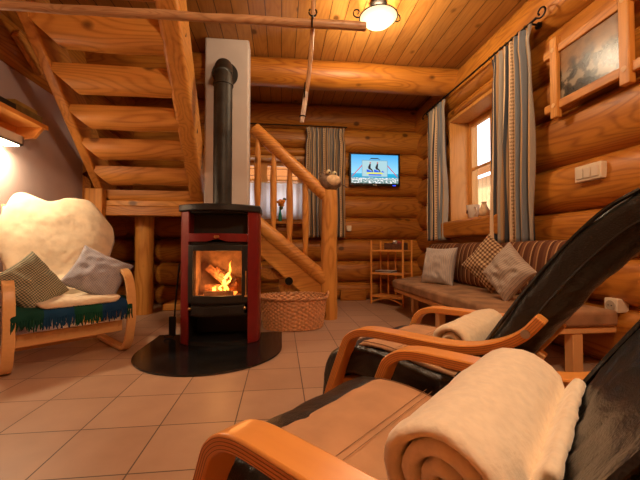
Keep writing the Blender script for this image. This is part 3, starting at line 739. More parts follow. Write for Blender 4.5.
# thermostat plate, switch, socket
tag(MB().box(1.005, 1.075, 5.13, 5.19, 1.06, 1.145).obj('wall_plate', M['cream'], bevel=.006), 'small cream wall plate on the back wall below the television', 'wall plate')
sw = MB().box(2.12, 2.17, 2.03, 2.235, 1.27, 1.385).obj('light_switch', M['cream'], bevel=.006)
tag(sw, 'cream double light switch plate on the right log wall', 'light switch')
for i in range(3): MB().box(2.112, 2.121, 2.045 + i * .06, 2.097 + i * .06, 1.29, 1.36).obj('rocker', M['white'], sw, bevel=.003)
so = MB().box(2.15, 2.24, 1.965, 2.055, .38, .47).obj('power_socket', M['white'], bevel=.006)
tag(so, 'white round-hole power socket low on the right log wall', 'socket')
MB().tube([(2.151, 2.01, .425), (2.146, 2.01, .425)], .032, 20).obj('socket_well', simple('socket_shade', (.40, .33, .25), .5), so)
for s in (-1, 1): MB().tube([(2.147, 2.01 + s * .011, .425), (2.144, 2.01 + s * .011, .425)], .004, 8).obj('pin_hole', M['blackcover'], so)

# ------------------------------------------------------------------ picture with crossed frame
pc = thing('framed_picture', 'dark landscape print in a carved wooden frame with crossing bars on the right wall', 'picture', (2.10, 2.095, 2.105))
for z in (.215, -.215): MB().box(-.015, .025, -.42, .375, z - .032, z + .032).obj('frame_bar', W('stair', 'Y'), pc, bevel=.006)
for y in (.265, -.275): MB().box(-.03, .015, y - .033, y + .033, -.31, .31).obj('frame_bar', W('stair', 'Z'), pc, bevel=.006)
for y in (-.275, .265):
    for z in (-.215, .215): MB().tube([(-.034, y, z), (-.028, y, z)], .018, 12).obj('peg', W('pale', 'Y'), pc)
t = NT('old_print'); tc = t.n('ShaderNodeTexCoord'); sp = t.n('ShaderNodeSeparateXYZ'); t.l(tc.outputs['Generated'], sp.inputs[0])
nz = t.n('ShaderNodeTexNoise'); nz.inputs['Scale'].default_value = 5; nz.inputs['Detail'].default_value = 7; t.l(tc.outputs['Generated'], nz.inputs[0])
a = t.ramp(nz.outputs[0], [(.40, (.012, .010, .006)), (.52, (.05, .038, .02)), (.60, (.25, .20, .13))]); b = t.ramp(nz.outputs[0], [(.3, (.13, .06, .015)), (.7, (.26, .13, .04))])
hz = t.n('ShaderNodeMapRange'); hz.inputs[1].default_value = .50; hz.inputs[2].default_value = .70
t.l(t.math('ADD', sp.outputs[2], t.math('MULTIPLY', t.math('SUBTRACT', nz.outputs[0], .5), .5)), hz.inputs[0])
t.l(t.mix(hz.outputs[0], a, b), t.b.inputs['Base Color']); t.b.inputs['Roughness'].default_value = .25; t.b.inputs['Specular IOR Level'].default_value = .35
MB().box(.0, .01, -.25, .24, -.19, .19).obj('print', t.m, pc, smooth=False)

# ------------------------------------------------------------------ corner rack
rk = thing('corner_rack', 'slim three-shelf wooden rack standing in the back corner beside the bench', 'shelf rack', (1.303, 4.83, 0), R(-46.7))
for i, (x, y) in enumerate(((0, 0), (.50, 0), (0, .27), (.50, .27))): MB().tube([(x, y, 0), (x, y, .91)], .014, 8).obj('leg', W('beech', 'Z'), rk)
for z in (.12, .445, .77):
    sh = MB().box(0, .50, 0, .27, z - .012, z).obj('shelf', W('beech', 'X'), rk, bevel=.003)
    MB().box(-.0, .50, -.016, -.004, z - .022, z + .006).obj('shelf_lip', W('beech', 'X'), sh, bevel=.003)
m = MB().tube(catmull([(0, -.002, .02), (.12, -.002, .07), (.25, -.002, .09), (.38, -.002, .07), (.50, -.002, .02)], 5), .009, 8); m.obj('arched_brace', W('beech', 'X'), rk)
for x in (.13, .25, .37): MB().box(x - .012, x + .012, .262, .272, .12, .88).obj('back_slat', W('beech', 'Z'), rk)
RM = Matrix.Translation((1.303, 4.83, 0)) @ Matrix.Rotation(R(-46.7), 4, 'Z')
ba = MB().box(-.14, .14, -.09, .09, 0, .012).box(-.14, -.13, -.09, .09, 0, .10).box(.13, .14, -.09, .09, 0, .10).box(-.14, .14, -.09, -.08, 0, .09).box(-.14, .14, .08, .09, 0, .10).obj('tray', M['darkbrown'], loc=RM @ Vector((.33, .13, .772)), rot=(0, 0, R(-46.7)), bevel=.003)
tag(ba, 'dark open basket tray of red packets on the top shelf of the rack', 'tray')
for i, (x, y, r_) in enumerate(((-.07, -.03, .3), (.03, .02, -.4), (.08, -.03, .8), (-.03, .03, 1.2))):
    p = RM @ Vector((.33 + x, .13 + y, .835 + .012 * i)); o = MB().box(-.045, .045, -.03, .03, -.02, .02).obj('red_packet', M['redfruit'] if i % 2 == 0 else M['paper'], loc=p, rot=(.3, .2 * i, r_), bevel=.01)
    tag(o, 'small ' + ('red' if i % 2 == 0 else 'pale') + ' packet heaped in the tray on the rack top', 'packet', 'packets in the rack tray')
for i in range(3):
    o = MB().box(-.13, .13, -.09, .09, 0, .010).obj('magazine', (M['paper'], M['blackcover'], M['paper'])[i], loc=RM @ Vector((.17, .13, .446 + .011 * i)), rot=(0, 0, R(-46.7 + (i - 1) * 7)), bevel=.002)
    tag(o, ('pale magazine at the bottom of the small pile', 'dark-covered magazine in the middle of the small pile', 'pale magazine on top of the small pile')[i] + ' on the middle rack shelf', 'magazine', 'magazines on the rack')

# ------------------------------------------------------------------ bench with cushions
bn = thing('corner_bench', 'low pine bench with a thick brown suede seat along the right log wall', 'bench', (0, 0, 0))
poly = [(1.40, 1.95), (2.13, 1.95), (2.13, 4.62), (1.93, 4.62), (1.40, 4.12)]
m = MB(); m.prism(poly, 2, .258, .30); m.obj('seat_frame', W('birch', 'Y'), bn, bevel=.008)
m = MB(); q = [(1.385, 1.93), (2.13, 1.93), (2.13, 4.66), (1.92, 4.66), (1.385, 4.14)]; m.prism(q, 2, .302, .405); m.obj('seat_cushion', M['benchsuede'], bn, bevel=.025, seg=4)
for x, y in ((1.60, 3.95), (1.46, 3.0), (1.46, 2.02), (1.86, 1.99), (2.06, 4.5), (2.06, 3.0)): MB().box(x - .035, x + .035, y - .035, y + .035, 0, .258).obj('leg', W('birch', 'Z'), bn, bevel=.006)

def cushion(name, w, h, t, mat, loc, rot, label, cat='cushion', group=None, corner=.10, e=2.0, sag=0, n=26):
    """square scatter cushion standing in local xz, thick along y, with pinched corners"""
    m = MB(); sd = random.random() * 60
    for s in (-1, 1):
        def f(u, v, s=s):
            a, b = 2 * u - 1, 2 * v - 1
            prof = ((1 - abs(a) ** 2.4) * (1 - abs(b) ** 2.4)) ** .48
            pin = 1 - corner * (1 - abs(a) ** 2) * abs(b) ** 2, 1 - corner * (1 - abs(b) ** 2) * abs(a) ** 2
            x = a * w / 2 * pin[1]; z = b * h / 2 * pin[0]
            y = s * t / 2 * prof * (1 + .25 * fn(a * 1.3 + sd, b * 1.3, s)) + .008 * fn(a * 4, b * 4, sd) * prof * 3
            if sag: z -= sag * (1 - abs(a)) * max(0, b)
            return (x, y, z)
        m.grid(f, n, n)
    o = m.obj(name, mat, loc=loc, rot=rot, smooth=True, angle=89)
    w_ = o.modifiers.new('w', 'WELD'); w_.merge_threshold = .0008
    s_ = o.modifiers.new('u', 'SUBSURF'); s_.levels = 1; s_.render_levels = 1
    return tag(o, label, cat, group)
# striped upholstered back cushions (long boxy rolls)
def backroll(y0, y1, label):
    m = MB(); n = 20; k = 24
    def prof(q):
        a = 2 * PI * q; c_, s_ = cos(a), sin(a)
        return (math.copysign(abs(c_) ** .7, c_) * .085, math.copysign(abs(s_) ** .7, s_) * .225)
    def f(u, v):
        e = (1 - abs(2 * u - 1) ** 6) ** .35 * .12 + .88
        x, z = prof(v); return (2.03 + x * e + .06 * (z / .225) * .5, y0 + (y1 - y0) * u, .635 + z * e)
    m.grid(f, n, k); 
    vs = [f(0, j / k) for j in range(k)]; m.add(vs, [tuple(range(k))]); vs = [f(1, j / k) for j in range(k)]; m.add(vs, [tuple(range(k))])
    o = m.obj('back_cushion', M['back_stripe']); tag(o, label, 'cushion', 'striped back cushions on the bench')
backroll(3.70, 4.45, 'brown striped back cushion behind the ticking pillow at the far end of the bench')
backroll(2.95, 3.68, 'brown striped back cushion behind the checked pillow in the middle of the bench')
backroll(2.20, 2.93, 'brown striped back cushion partly behind the black recliner at the near end of the bench')
cushion('scatter_cushion', .42, .44, .17, M['stripe_blue'], (1.74, 3.60, .60), (R(-14), R(0), R(-62)), 'pale blue striped pillow at the far end of the bench', group='scatter pillows on the bench')
cushion('scatter_cushion', .40, .40, .16, M['check_brown'], (1.85, 2.84, .665), (R(-14), R(38), R(-66)), 'brown and cream checked pillow standing on its corner below the mug', group='scatter pillows on the bench')
cushion('scatter_cushion', .35, .35, .15, M['stripe_grey'], (1.71, 2.41, .615), (R(-14), R(40), R(-86)), 'grey striped pillow tilted on its corner at the near end of the bench', group='scatter pillows on the bench')

# mug and small jug on the sill
mg = MB().lathe([(.038, 0), (.05, .012), (.066, .11), (.070, .142), (.063, .142), (.057, .11), (.045, .02), (.001, .015)], (2.11, 3.535, 1.131), 22).obj('mug', M['ceramic'])
mg.location = (0, 0, 0); tag(mg, 'white mug standing on the ledge of the right window', 'mug')
MB().tube(catmull([(2.09, 3.475, 1.245), (2.085, 3.435, 1.24), (2.085, 3.425, 1.19), (2.09, 3.485, 1.16)], 5), .007, 8).obj('mug_handle', M['ceramic'], mg)
MB().ball((2.047, 3.55, 1.20), (.004, .016, .024), 10, 8).obj('printed_motif', M['darkbrown'], mg)
tag(MB().lathe([(.03, 0), (.05, .02), (.055, .06), (.03, .11), (.022, .14), (.03, .15)], (2.11, 3.33, 1.131), 20).obj('small_jug', M['belly']), 'small tan jug beside the mug, half behind the striped curtain', 'jug')

# ------------------------------------------------------------------ hanging poles
hp = thing('hanging_pole', 'long peeled pole hanging level below the ceiling across the top of the picture', 'pole', (0, 0, 0))
PY = 2.0
k = 20; MB().tube([(-1.62 + 2.13 * i / k, PY, 2.115 + .035 * i / k + .006 * fn(i * .4, 0, 0)) for i in range(k + 1)], [.025 * (1 + .12 * fn(i * .5, 3, 0)) for i in range(k + 1)], 12, wob=.15).obj('pole', W('bark', 'X'), hp)
for x in (-1.3,):
    MB().tube([(x, PY, 3.06), (x, PY, 2.20)], .006, 8).obj('hook_stem', M['iron'], hp)
hs = thing('hanging_stick', 'thin peeled stick with a white lower end dangling from the iron hook near the lamp', 'stick', (0, 0, 0))
MB().tube(catmull([(.205, 2.05, 3.05), (.198, 2.05, 2.6), (.188, 2.05, 2.15), (.165, 2.05, 1.85), (.148, 2.05, 1.74)], 5), .013, 8, wob=.1).obj('stick', W('bark', 'Z'), hs)
MB().tube(catmull([(.149, 2.05, 1.75), (.138, 2.05, 1.66), (.128, 2.05, 1.60), (.124, 2.05, 1.565)], 5), [.0145] * 12 + [.013] * 4, 8, wob=.1).obj('white_tip', simple('birch_bark', (.72, .62, .52), .7, noise_amt=.3, nscale=20), hs)
MB().tube([(.128 + .017 * cos(t), 2.05 + .017 * sin(t), 1.60) for t in [2 * PI * q / 12 for q in range(12)]], .004, 6, closed=True).obj('wire_tie', M['iron'], hs)
MB().tube([(.142, 2.03, 1.80), (.136, 2.03, 1.71)], .005, 6).obj('iron_clip', M['iron'], hs)
MB().tube([(.188 + .024 * sin(t), 2.022, 2.23 - .024 * cos(t)) for t in [R(-140 + 28 * i) for i in range(11)]], .005, 6).tube([(.188, 2.022, 2.206), (.180, 1.965, 2.17), (.178, 1.965, 2.10)], .005, 6).obj('iron_hook', M['iron'], hs)

# ------------------------------------------------------------------ lamps
def ceiling_lamp(x, y, label, power):
    L = thing('ceiling_lamp', label, 'lamp', (x, y, 0))
    MB().lathe([(.075, 3.06), (.075, 3.035), (.05, 3.02)], (0, 0, 0), 20).obj('canopy', M['iron'], L)
    MB().lathe([(.015, 2.86), (.015, 3.03)], (0, 0, 0), 10).obj('stem', M['iron'], L)
    prof = [(.001, 2.845), (.06, 2.85), (.12, 2.872), (.165, 2.915), (.17, 2.92), (.16, 2.92), (.115, 2.882), (.06, 2.86), (.001, 2.855)]
    MB().lathe(prof, (0, 0, 0), 32).obj('glass_bowl', M['lampglass'], L)
    MB().tube([(.172 * cos(q), .172 * sin(q), 2.92) for q in [2 * PI * i / 32 for i in range(32)]], .006, 6, closed=True).obj('rim', M['iron'], L)
    for a in (R(172), R(12), R(95)):
        p = [(.0, 3.02), (.06, 3.01), (.10, 2.97), (.14, 2.94), (.19, 2.925), (.225, 2.945), (.225, 2.985), (.195, 3.0), (.175, 2.98), (.19, 2.955)]
        MB().tube(catmull([(r * cos(a), r * sin(a), z) for r, z in p], 5), .006, 6).obj('scroll_arm', M['iron'], L)
    l = bpy.data.lights.new('bulb', 'POINT'); l.energy = power * .55; l.color = (1, .76, .50); l.shadow_soft_size = .06
    o = bpy.data.objects.new('bulb', l); C.objects.link(o); o.parent = L; o.location = (0.0, 0, 2.975)
    l = bpy.data.lights.new('bulb', 'POINT'); l.energy = power * 1.5; l.color = (1, .76, .50); l.shadow_soft_size = .12
    o = bpy.data.objects.new('bulb', l); C.objects.link(o); o.parent = L; o.location = (0.0, 0, 2.70)
ceiling_lamp(.885, 3.0, 'round glass bowl ceiling lamp with black iron scrolls, lit', 29)
ceiling_lamp(.75, .1, 'added unseen glass bowl ceiling lamp that lights the foreground', 60)  # extra fixture added out of view to brighten the foreground chairs

# wall shelf at left with things on it
ws = thing('wall_shelf', 'orange pine shelf on the left plaster wall', 'shelf', (0, 0, 0))
MB().box(-2.2, -1.97, 1.9, 3.12, 1.80, 1.835).obj('board', W('beech', 'Y'), ws, bevel=.003)
MB().box(-2.2, -2.175, 1.9, 3.08, 1.70, 1.80).obj('back_rail', W('beech', 'Y'), ws)
MB().prism([(-2.175, 1.80), (-1.975, 1.80), (-2.04, 1.715), (-2.175, 1.70)], 1, 3.05, 3.08).obj('bracket', W('beech', 'Z'), ws)
tag(MB().box(-2.14, -2.0, 2.80, 3.09, 1.836, 1.90).obj('book', M['olive'], bevel=.003), 'flat olive book lying at the end of the wall shelf', 'book')
tag(MB().box(-2.12, -2.02, 2.82, 3.06, 1.901, 1.94).obj('book', M['yellowcover'], bevel=.003), 'ochre book lying on top of the olive book on the wall shelf', 'book')
tag(MB().box(-2.12, -1.99, 2.64, 2.79, 1.836, 1.885).obj('book', M['blackcover'], bevel=.003), 'black box lying between the twig ornament and the olive book', 'book')
ow = thing('twig_ornament', 'dark brown round twig ornament on the left end of the wall shelf', 'ornament', (-2.08, 2.56, 1.895))
m = MB(); m.ball((0, 0, .05), (.07, .07, .085), 16, 12); m.v = [(x * (1 + .4 * fn(x * 30, y * 30, z * 30)), y * (1 + .4 * fn(x * 30, y * 30, z * 30)), z) for x, y, z in m.v]; m.obj('body', M['darkbrown'], ow)
m = MB()
for i in range(26):
    a, b = random.random() * 6.28, random.uniform(-.5, 1.3); d = Vector((cos(a) * cos(b), sin(a) * cos(b), sin(b))); MB().tube([d * .06 + Vector((0, 0, .05)), d * random.uniform(.075, .10) + Vector((0, 0, .05))], .005, 5).obj('twig', M['darkbrown'], ow)
MB().lathe([(.03, -.058), (.035, 0), (.02, .03)], (0, 0, 0), 10).obj('foot', M['darkbrown'], ow)
tag(MB().ball((-2.06, 2.43, 1.877), .04, 16, 12).obj('cream_ball', M['egg']), 'cream ball beside the twig ornament at the picture edge', 'ornament')
# wall lamp below the shelf
wl = thing('wall_lamp', 'lit white wall lamp under the shelf on the left wall', 'lamp', (-2.2, 2.78, 1.62))
MB().box(0, .14, -.19, .19, .0, .012).box(0.128, .14, -.19, .19, -.0, .075).box(0, .14, -.19, -.178, 0, .075).box(0, .14, .178, .19, 0, .075).obj('shade', M['ceramic'], wl, smooth=False)
MB().box(.02, .125, -.17, .17, -.012, -.002).obj('lit_opening', M['walllamp'], wl, bevel=.004)
l = bpy.data.lights.new('bulb', 'AREA'); l.energy = 13; l.color = (1, .76, .48); l.shape = 'RECTANGLE'; l.size = .12; l.size_y = .3
o = bpy.data.objects.new('bulb', l); C.objects.link(o); o.parent = wl; o.location = (.09, 0, -.03)
l = bpy.data.lights.new('bulb', 'POINT'); l.energy = 4; l.color = (1, .76, .48); l.shadow_soft_size = .05; o = bpy.data.objects.new('bulb', l); C.objects.link(o); o.parent = wl; o.location = (.10, .05, -.06)

# ------------------------------------------------------------------ bentwood frames
def bent(path, x0, x1, th, name, mat, parent, n=6, bev=.004):
    P = catmull([(a, b) for a, b in path], n) if n else [Vector(p) for p in path]
    m = MB(); vs = []; N = len(P)
    for i, p in enumerate(P):
        d = (P[min(N - 1, i + 1)] - P[max(0, i - 1)]).normalized(); nn = Vector((-d.y, d.x)) * th / 2
        for (x, q) in ((x0, p - nn), (x1, p - nn), (x1, p + nn), (x0, p + nn)): vs.append((x, q.x, q.y))
    fs = [(i * 4 + j, i * 4 + (j + 1) % 4, (i + 1) * 4 + (j + 1) % 4, (i + 1) * 4 + j) for i in range(N - 1) for j in range(4)] + [(0, 1, 2, 3), (N * 4 - 1, N * 4 - 2, N * 4 - 3, N * 4 - 4)]
    m.add(vs, fs); return m.obj(name, mat, parent, bevel=bev)
def laminate(path, x0, x1, th, name, mat, parent, layers=5):
    """glued veneers: fine dark glue lines along the edge, cut as shallow grooves"""
    o = bent(path, x0, x1, th, name, mat, parent)
    P = catmull([(a, b) for a, b in path], 6); N = len(P)
    m = MB()
    for k in range(1, layers):
        off = -th / 2 + th * k / layers
        for xs in (x0, x1):
            s = -1 if xs == min(x0, x1) else 1; vs = []
            for i, p in enumerate(P):
                d = (P[min(N - 1, i + 1)] - P[max(0, i - 1)]).normalized(); nn = Vector((-d.y, d.x))
                for (dx, dn) in ((0, -.0005), (s * .0006, -.0005), (s * .0006, .0005), (0, .0005)):
                    q = p + nn * (off + dn); vs.append((xs + dx, q.x, q.y))
            m.add(vs, [(i * 4 + j, i * 4 + (j + 1) % 4, (i + 1) * 4 + (j + 1) % 4, (i + 1) * 4 + j) for i in range(N - 1) for j in range(4)])
    m.obj('glue_lines', simple('glue_line', (.38, .15, .03), .6), o, smooth=False)
    return o

# armchair by the left wall
AM = Matrix.Translation((-1.41, 2.53, 0)) @ Matrix.Rotation(R(43.3), 4, 'Z')
ac = thing('bentwood_armchair', 'light birch bentwood armchair with a cream cushion under the shelf at left', 'armchair', (-1.41, 2.53, 0), R(43.3))
side = [(.66, .035), (.40, .022), (.12, .022), (.03, .05), (-.03, .16), (-.055, .32), (-.03, .50), (.04, .60), (.18, .63), (.42, .60), (.56, .57)]
for s in (-1, 1): bent(side, s * .345 - .03, s * .345 + .03, .028, 'side_frame', W('birch', 'Y'), ac)
MB().box(-.315, .315, .03, .055, .17, .25).obj('front_rail', W('birch', 'X'), ac, bevel=.004)
MB().box(-.315, .315, .60, .64, .02, .06).obj('rear_rail', W('birch', 'X'), ac, bevel=.004)
for s in (-1, 1): bent([(.03, .33), (.25, .29), (.44, .27), (.54, .36), (.64, .60), (.74, .90), (.80, 1.14)], s * .27 - .02, s * .27 + .02, .024, 'back_frame', W('birch', 'Y'), ac)
bent([(.0, .365), (.12, .385), (.30, .35), (.44, .34), (.53, .42), (.62, .64), (.71, .92), (.77, 1.12)], -.29, .29, .07, 'seat_pad', M['fleece'], ac, bev=.025)
# throw with fringe hanging over the front
th_path = catmull([(.30, .405), (.12, .425), (-.01, .41), (-.05, .385), (-.055, .345)], 6)
m = MB()
def tf(u, v):
    i = v * (len(th_path) - 1); a = th_path[int(i)]; b = th_path[min(len(th_path) - 1, int(i) + 1)]; p = a + (b - a) * (i - int(i))
    x = -.345 + .69 * u; e = max(0, abs(2 * u - 1) - .85) / .15
    return (x, p.x - .006 * sin(u * 40) * v - .004, p.y - .0 * e + .008 * fn(u * 9, v * 3, 0))
m.grid(tf, 80, 24)
tw = m.obj('throw_blanket', M['throw'], solid=.014, loc=AM.translation, rot=(0, 0, R(43.3))); tag(tw, 'blue and green striped throw with fringe over the armchair front edge', 'blanket')
m = MB(); 
for i in range(96):
    x = -.343 + .686 * i / 95; l = random.uniform(.055, .085); y = -.056 - .004 * (i % 2)
    o_ = len(m.v); m.tube([(x, y - .005, .355), (x + random.uniform(-.006, .006), y - .009, .355 - l * .5), (x + random.uniform(-.012, .012), y - .005, .355 - l)], [.0055, .006, .003], 5)
    for q in range(o_, len(m.v)): m.uv[q] = (i / 95, .5)
o = m.obj('fringe', M['throw'], tw)
# sheepskin over back and seat
sk_path = catmull([(.795, 1.25), (.725, 1.06), (.66, .87), (.59, .68), (.52, .54), (.44, .465), (.32, .42), (.18, .435), (.06, .44), (-.02, .43), (-.05, .405)], 6)
def skin(u, v, lay):
    a_ = 2 * u - 1
    lob = .035 * (1 + cos(a_ * 2 * PI * .78)) * .5 + .085 * abs(a_) ** 5
    vv = v + max(0, 1 - v / .45) ** 1.2 * (lob + .01 * fn(u * 7, 0, 3))
    i = min(len(sk_path) - 1.001, vv * (len(sk_path) - 1)); k = int(i); a = sk_path[k]; b = sk_path[k + 1]; p = a + (b - a) * (i - k)
    d = (sk_path[min(len(sk_path) - 1, k + 2)] - sk_path[max(0, k - 1)]).normalized(); nn = Vector((d.y, -d.x))
    hwp = [(0, .40), (.06, .455), (.14, .46), (.22, .425), (.34, .37), (.46, .345), (.58, .34), (.70, .30), (.85, .29), (.95, .26), (1, .22)]
    hw = next(((w0 + (w1 - w0) * (v - a0) / (a1 - a0)) for (a0, w0), (a1, w1) in zip(hwp, hwp[1:]) if v <= a1), .2)
    if a_ < 0: hw *= 1 - .26 * min(1, -a_ * 2)
    x = a_ * hw * (1 + .05 * fn(v * 6, a_ * 2, 3))
    edge = (1 - abs(a_) ** 5) ** .5 * min(1, (12 * v + .02)) ** .5 * min(1, (12 * (1 - v) + .02)) ** .5
    off = -.002
    if lay: off = edge * ((.05 if v < .55 else .022) + .014 * fn(u * 4, v * 7, 1) + .003 * fn(u * 17, v * 34, 5) + .0025 * fn(u * 60, v * 110, 5))
    return (x, p.x + nn.x * off, p.y + nn.y * off)
m = MB(); m.grid(lambda u, v: skin(u, v, 1), 90, 150); m.grid(lambda u, v: skin(u, v, 0), 90, 150)
o = m.obj('sheepskin', M['sheep'], loc=AM.translation, rot=(0, 0, R(43.3)), angle=180); tag(o, 'thick cream sheepskin draped over the birch armchair back and seat', 'sheepskin')
w_ = o.modifiers.new('w', 'WELD'); w_.merge_threshold = .006
def AMp(x, y, z): return AM @ Vector((x, y, z))
cushion('scatter_cushion', .34, .37, .14, M['gingham_green'], AMp(-.21, .11, .555), (R(-22), R(-30), R(43.3 + 36)), 'green and cream gingham cushion on the left side of the armchair', group='cushions on the armchair')
cushion('scatter_cushion', .39, .36, .14, M['gingham_blue'], AMp(.19, .17, .60), (R(-26), R(27), R(43.3 - 22)), 'pale blue gingham cushion on the right side of the armchair', group='cushions on the armchair')

# ------------------------------------------------------------------ recliners in the foreground
TH = R(-137.8)
def thick_profile(front, th, n=6):
    """closed outline from an open path: path on one side, offset by th on the other, rounded ends"""
    P = catmull(front, n); N = len(P); A, B = [], []
    for i, p in enumerate(P):
        d = (P[min(N - 1, i + 1)] - P[max(0, i - 1)]).normalized(); nn = Vector((d.y, -d.x)); t = th[0] + (th[1] - th[0]) * i / (N - 1)
        A.append(p); B.append(p + nn * t)
    return P, A, B
def pad(front, th, x0, x1, name, mat, parent, wr=.004, edge=.03, nx=30, n=6):
    """upholstered pad: cross-section swept across x with softened sides"""
    P, A, B = thick_profile(front, th, n); N = len(A); ring = []
    c0, c1 = (A[0] + B[0]) / 2, (A[-1] + B[-1]) / 2
    d0 = (A[0] - A[1]).normalized(); d1 = (A[-1] - A[-2]).normalized()
    r0, r1 = (A[0] - B[0]).length / 2, (A[-1] - B[-1]).length / 2
    ring += A
    for i in range(1, 6): q = PI * i / 6; ring.append(c1 + (A[-1] - c1) * cos(q) + d1 * r1 * sin(q) * .8)
    ring += list(reversed(B))
    for i in range(1, 6): q = PI * i / 6; ring.append(c0 + (B[0] - c0) * cos(q) + d0 * r0 * sin(q) * .8)
    K = len(ring); mid = [(A[min(N - 1, i)] + B[min(N - 1, i)]) / 2 if i < N else None for i in range(N)]
    cen = []
    for i in range(K):
        if i < N: cen.append(mid[i])
        elif i < N + 5: cen.append(c1)
        elif i < 2 * N + 5: cen.append(mid[2 * N + 4 - i])
        else: cen.append(c0)
    m = MB(); vs = []; sd = random.random() * 40
    xs = [0, .008, .03, .07] + [.07 + .86 * i / nx for i in range(1, nx)] + [.93, .97, .992, 1]
    W_ = abs(x1 - x0)
    for u in xs:
        dd = min(u, 1 - u) * W_; s_ = 1 if dd > edge else math.sqrt(max(0, 1 - (1 - dd / edge) ** 2)) * .5 + .5
        for i, p in enumerate(ring):
            q = cen[i] + (p - cen[i]) * s_; w = wr * (fn(u * 7 + sd, q.x * 9, q.y * 9) + .6 * fn(u * 20, q.x * 22 + sd, q.y * 22))
            dr = (p - cen[i]); dr = dr.normalized() if dr.length > 1e-6 else Vector((0, 0)); q = q + dr * w
            vs.append((x0 + (x1 - x0) * u + (wr * fn(q.x * 12, q.y * 12, sd) if u in (0, 1) else 0), q.x, q.y))
    L = len(xs); fs = [(j * K + i, j * K + (i + 1) % K, (j + 1) * K + (i + 1) % K, (j + 1) * K + i) for j in range(L - 1) for i in range(K)]
    for j in (0, L - 1):      # close the sides with quads between the two faces
        o = j * K
        for i in range(N - 1): fs.append((o + i, o + i + 1, o + 2 * N + 4 - (i + 1), o + 2 * N + 4 - i))
        fs.append(tuple(o + i for i in range(N - 1, N + 6))); fs.append(tuple(o + i for i in list(range(2 * N + 4, K)) + [0]))
    m.add(vs, fs); return m.obj(name, mat, parent, angle=60), P, A, B
def recliner(loc, label, group):
    r = thing('recliner', label, 'recliner', loc, TH, group)
    seat = [(-.205, .20), (-.195, .31), (-.15, .39), (-.06, .425), (.08, .42), (.22, .395), (.33, .385)]
    pad(seat, (.10, .12), -.262, .262, 'seat_cushion', M['leather'], r, .005, .035)
    back = [(.335, .40), (.395, .48), (.465, .59), (.545, .71), (.625, .815), (.695, .89), (.755, .93)]
    bc, P, A, B = pad(back, (.10, .12), -.262, .262, 'back_cushion', M['leather'], r, .007, .03)
    for s in (-1, 1):
        m = MB(); m.tube([(s * .264, (a.x + b.x) / 2, (a.y + b.y) / 2) for a, b in zip(A, B)], .0045, 6); m.obj('piping', M['leather'], bc)
        m = MB(); m.tube([(s * .245, a.x, a.y + .004) for a in A], .006, 6); m.obj('piping', M['leather'], bc)
    # suede pad lying stitched over the seat
    pad([(-.045, .430), (-.01, .439), (.08, .437), (.22, .412), (.32, .402)], (.014, .014), -.215, .215, 'suede_seat_panel', M['suede'], r, .004, .012)
    m = MB()
    for yy, zz in ((.105, .4385), (.12, .4375)): m.tube([(-.222 + .444 * i / 20, yy, zz) for i in range(21)], .0007, 5)
    for x in (-.205, .205): m.tube([(x, p.x, p.y + .001) for p in catmull([(-.035, .434), (-.01, .4405), (.08, .4385), (.22, .4135)], 6)], .0016, 5)
    m.obj('stitching', M['thread'], r)
    side = [(.62, .03), (.30, .016), (.02, .016), (-.10, .03), (-.16, .10), (-.125, .24), (-.055, .42), (-.025, .475), (.035, .503), (.15, .507), (.30, .505), (.39, .512), (.465, .535), (.525, .572), (.568, .622)]
    for s in (-1, 1):
        a = laminate(side, s * .285 - .032, s * .285 + .032, .028, 'arm_frame', W('beech', 'Y'), r)
        MB().tube([(s * .318, .535, .582), (s * .322, .535, .582)], .011, 14).obj('screw', simple('screw_steel', (.5, .45, .38), .3, 1), a)
    for y, z in ((-.07, .29), (.26, .22), (.56, .04)): MB().box(-.255, .255, y - .03, y + .03, z - .012, z + .012).obj('cross_rail', W('birch', 'X'), r, bevel=.004)
    for s in (-1, 1): bent([(-.12, .265), (.10, .29), (.30, .26), (.45, .38), (.56, .52)], s * .225 - .02, s * .225 + .02, .022, 'cushion_rail', W('birch', 'Y'), r)
    return r
rc2 = recliner((.491, 1.411, 0), 'black leather recliner with curved beech arms, second from the viewer, before the bench', 'recliners')
rc1 = recliner((.135, .770, 0), 'nearest black leather recliner with tan suede seat panel at the bottom of the picture', 'recliners')
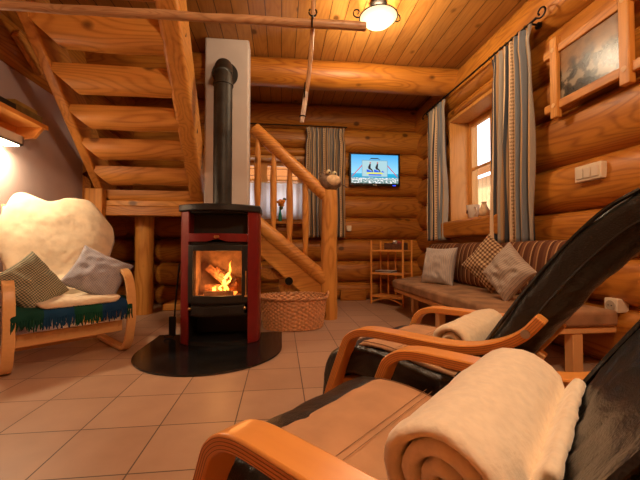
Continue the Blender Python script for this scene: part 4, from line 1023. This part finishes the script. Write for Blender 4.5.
# rolled fleece blankets
def roll(M4, y, z, x0, x1, r, turns, mat, label, skew=0):
    th = r / (turns + .35); m = MB(); vs = []; n = int(turns * 26); sd = random.random() * 30
    ul = [0, .004, .012, .025, .045] + [.07 + .86 * i / 22 for i in range(23)] + [.955, .975, .988, .996, 1]; L = len(ul) - 1
    for j in range(L + 1):
        u = ul[j]; e = min(u, 1 - u); ins = th * .42 * (1 - math.sqrt(max(0, 1 - (1 - min(1, e / .05)) ** 2)))
        for s in (0, 1):
            for i in range(n + 1):
                q = 2 * PI * turns * i / n; rr = th * .35 + (r - th * .35) * i / n
                rr2 = rr - (0 if s else th * .93)
                rr2 = max(.001, rr2) * (1 + .05 * fn(cos(q) * 1.5 + sd, sin(q) * 1.5, u * 3)) + (.004 * fn(q * 2, u * 9, sd) if s else 0)
                if s == 1: rr2 -= ins
                if s == 0: rr2 += ins
                sh = .018 * (rr / r) * (1 if u > .5 else -1) * (abs(2 * u - 1) ** 8) * (1 - 1.3 * (rr / r))
                x = x0 + (x1 - x0) * u + sh
                aa = q - 2 * PI * turns + R(115)      # outer end tucks under at the back
                squash = .93
                vs.append((x, y + rr2 * cos(-aa) * 1.04 + skew * (u - .5), z + rr2 * sin(-aa) * squash))
    K = 2 * (n + 1); fs = []
    for j in range(L):
        for i in range(n):
            for s in (0, 1): a = j * K + s * (n + 1) + i; fs.append((a, a + 1, a + 1 + K, a + K))
        for i in (0, n): a = j * K + i; b = a + n + 1; fs.append((a, b, b + K, a + K))
    for j in (0, L):
        for i in range(n): a = j * K + i; b = a + n + 1; fs.append((a, a + 1, b + 1, b))
    m.add(vs, fs); o = m.obj('rolled_blanket', mat, angle=75); o.matrix_world = M4
    # loose flap behind the roll
    return tag(o, label, 'blanket', 'rolled blankets')
M1 = Matrix.Translation((.135, .770, 0)) @ Matrix.Rotation(TH, 4, 'Z'); M2 = Matrix.Translation((.491, 1.411, 0)) @ Matrix.Rotation(TH, 4, 'Z')
roll(M1, .308, .510, .212, -.23, .095, 3.4, M['fleece'], 'big cream fleece blanket rolled up on the nearest recliner')
roll(M2, .295, .49, .20, -.245, .077, 2.6, M['fleece2'], 'yellowish cream blanket rolled up on the farther recliner seat')
o, _, _, _ = pad([(.32, .425), (.362, .475), (.395, .52), (.412, .545)], (.012, .018), -.215, .15, 'blanket_fold', M['fleece'], None, .004, .014)
o.parent = bpy.data.objects['rolled_blanket']

# ------------------------------------------------------------------ light
w = bpy.data.worlds.new('world'); sc.world = w; w.use_nodes = True; bg = w.node_tree.nodes['Background']
bg.inputs[0].default_value = (.80, .90, 1, 1); bg.inputs[1].default_value = 2.2
s = bpy.data.lights.new('sun', 'SUN'); s.energy = 4; s.angle = .05; s.color = (1, .93, .82); o = bpy.data.objects.new('sun', s); C.objects.link(o); o.rotation_euler = Vector((.6, .45, -.66)).to_track_quat('-Z', 'Y').to_euler()
l = bpy.data.lights.new('fire_glow', 'POINT'); l.energy = 4; l.color = (1, .42, .12); l.shadow_soft_size = .05; o = bpy.data.objects.new('fire_glow', l); C.objects.link(o); o.location = (-.50, 2.885, .58)
sc.view_settings.view_transform = 'Standard'; sc.view_settings.look = 'None'; sc.view_settings.exposure = 0.25; sc.view_settings.gamma = 1
sc.cycles.use_denoising = True; sc.cycles.max_bounces = 8; sc.cycles.diffuse_bounces = 5; sc.cycles.sample_clamp_indirect = 6
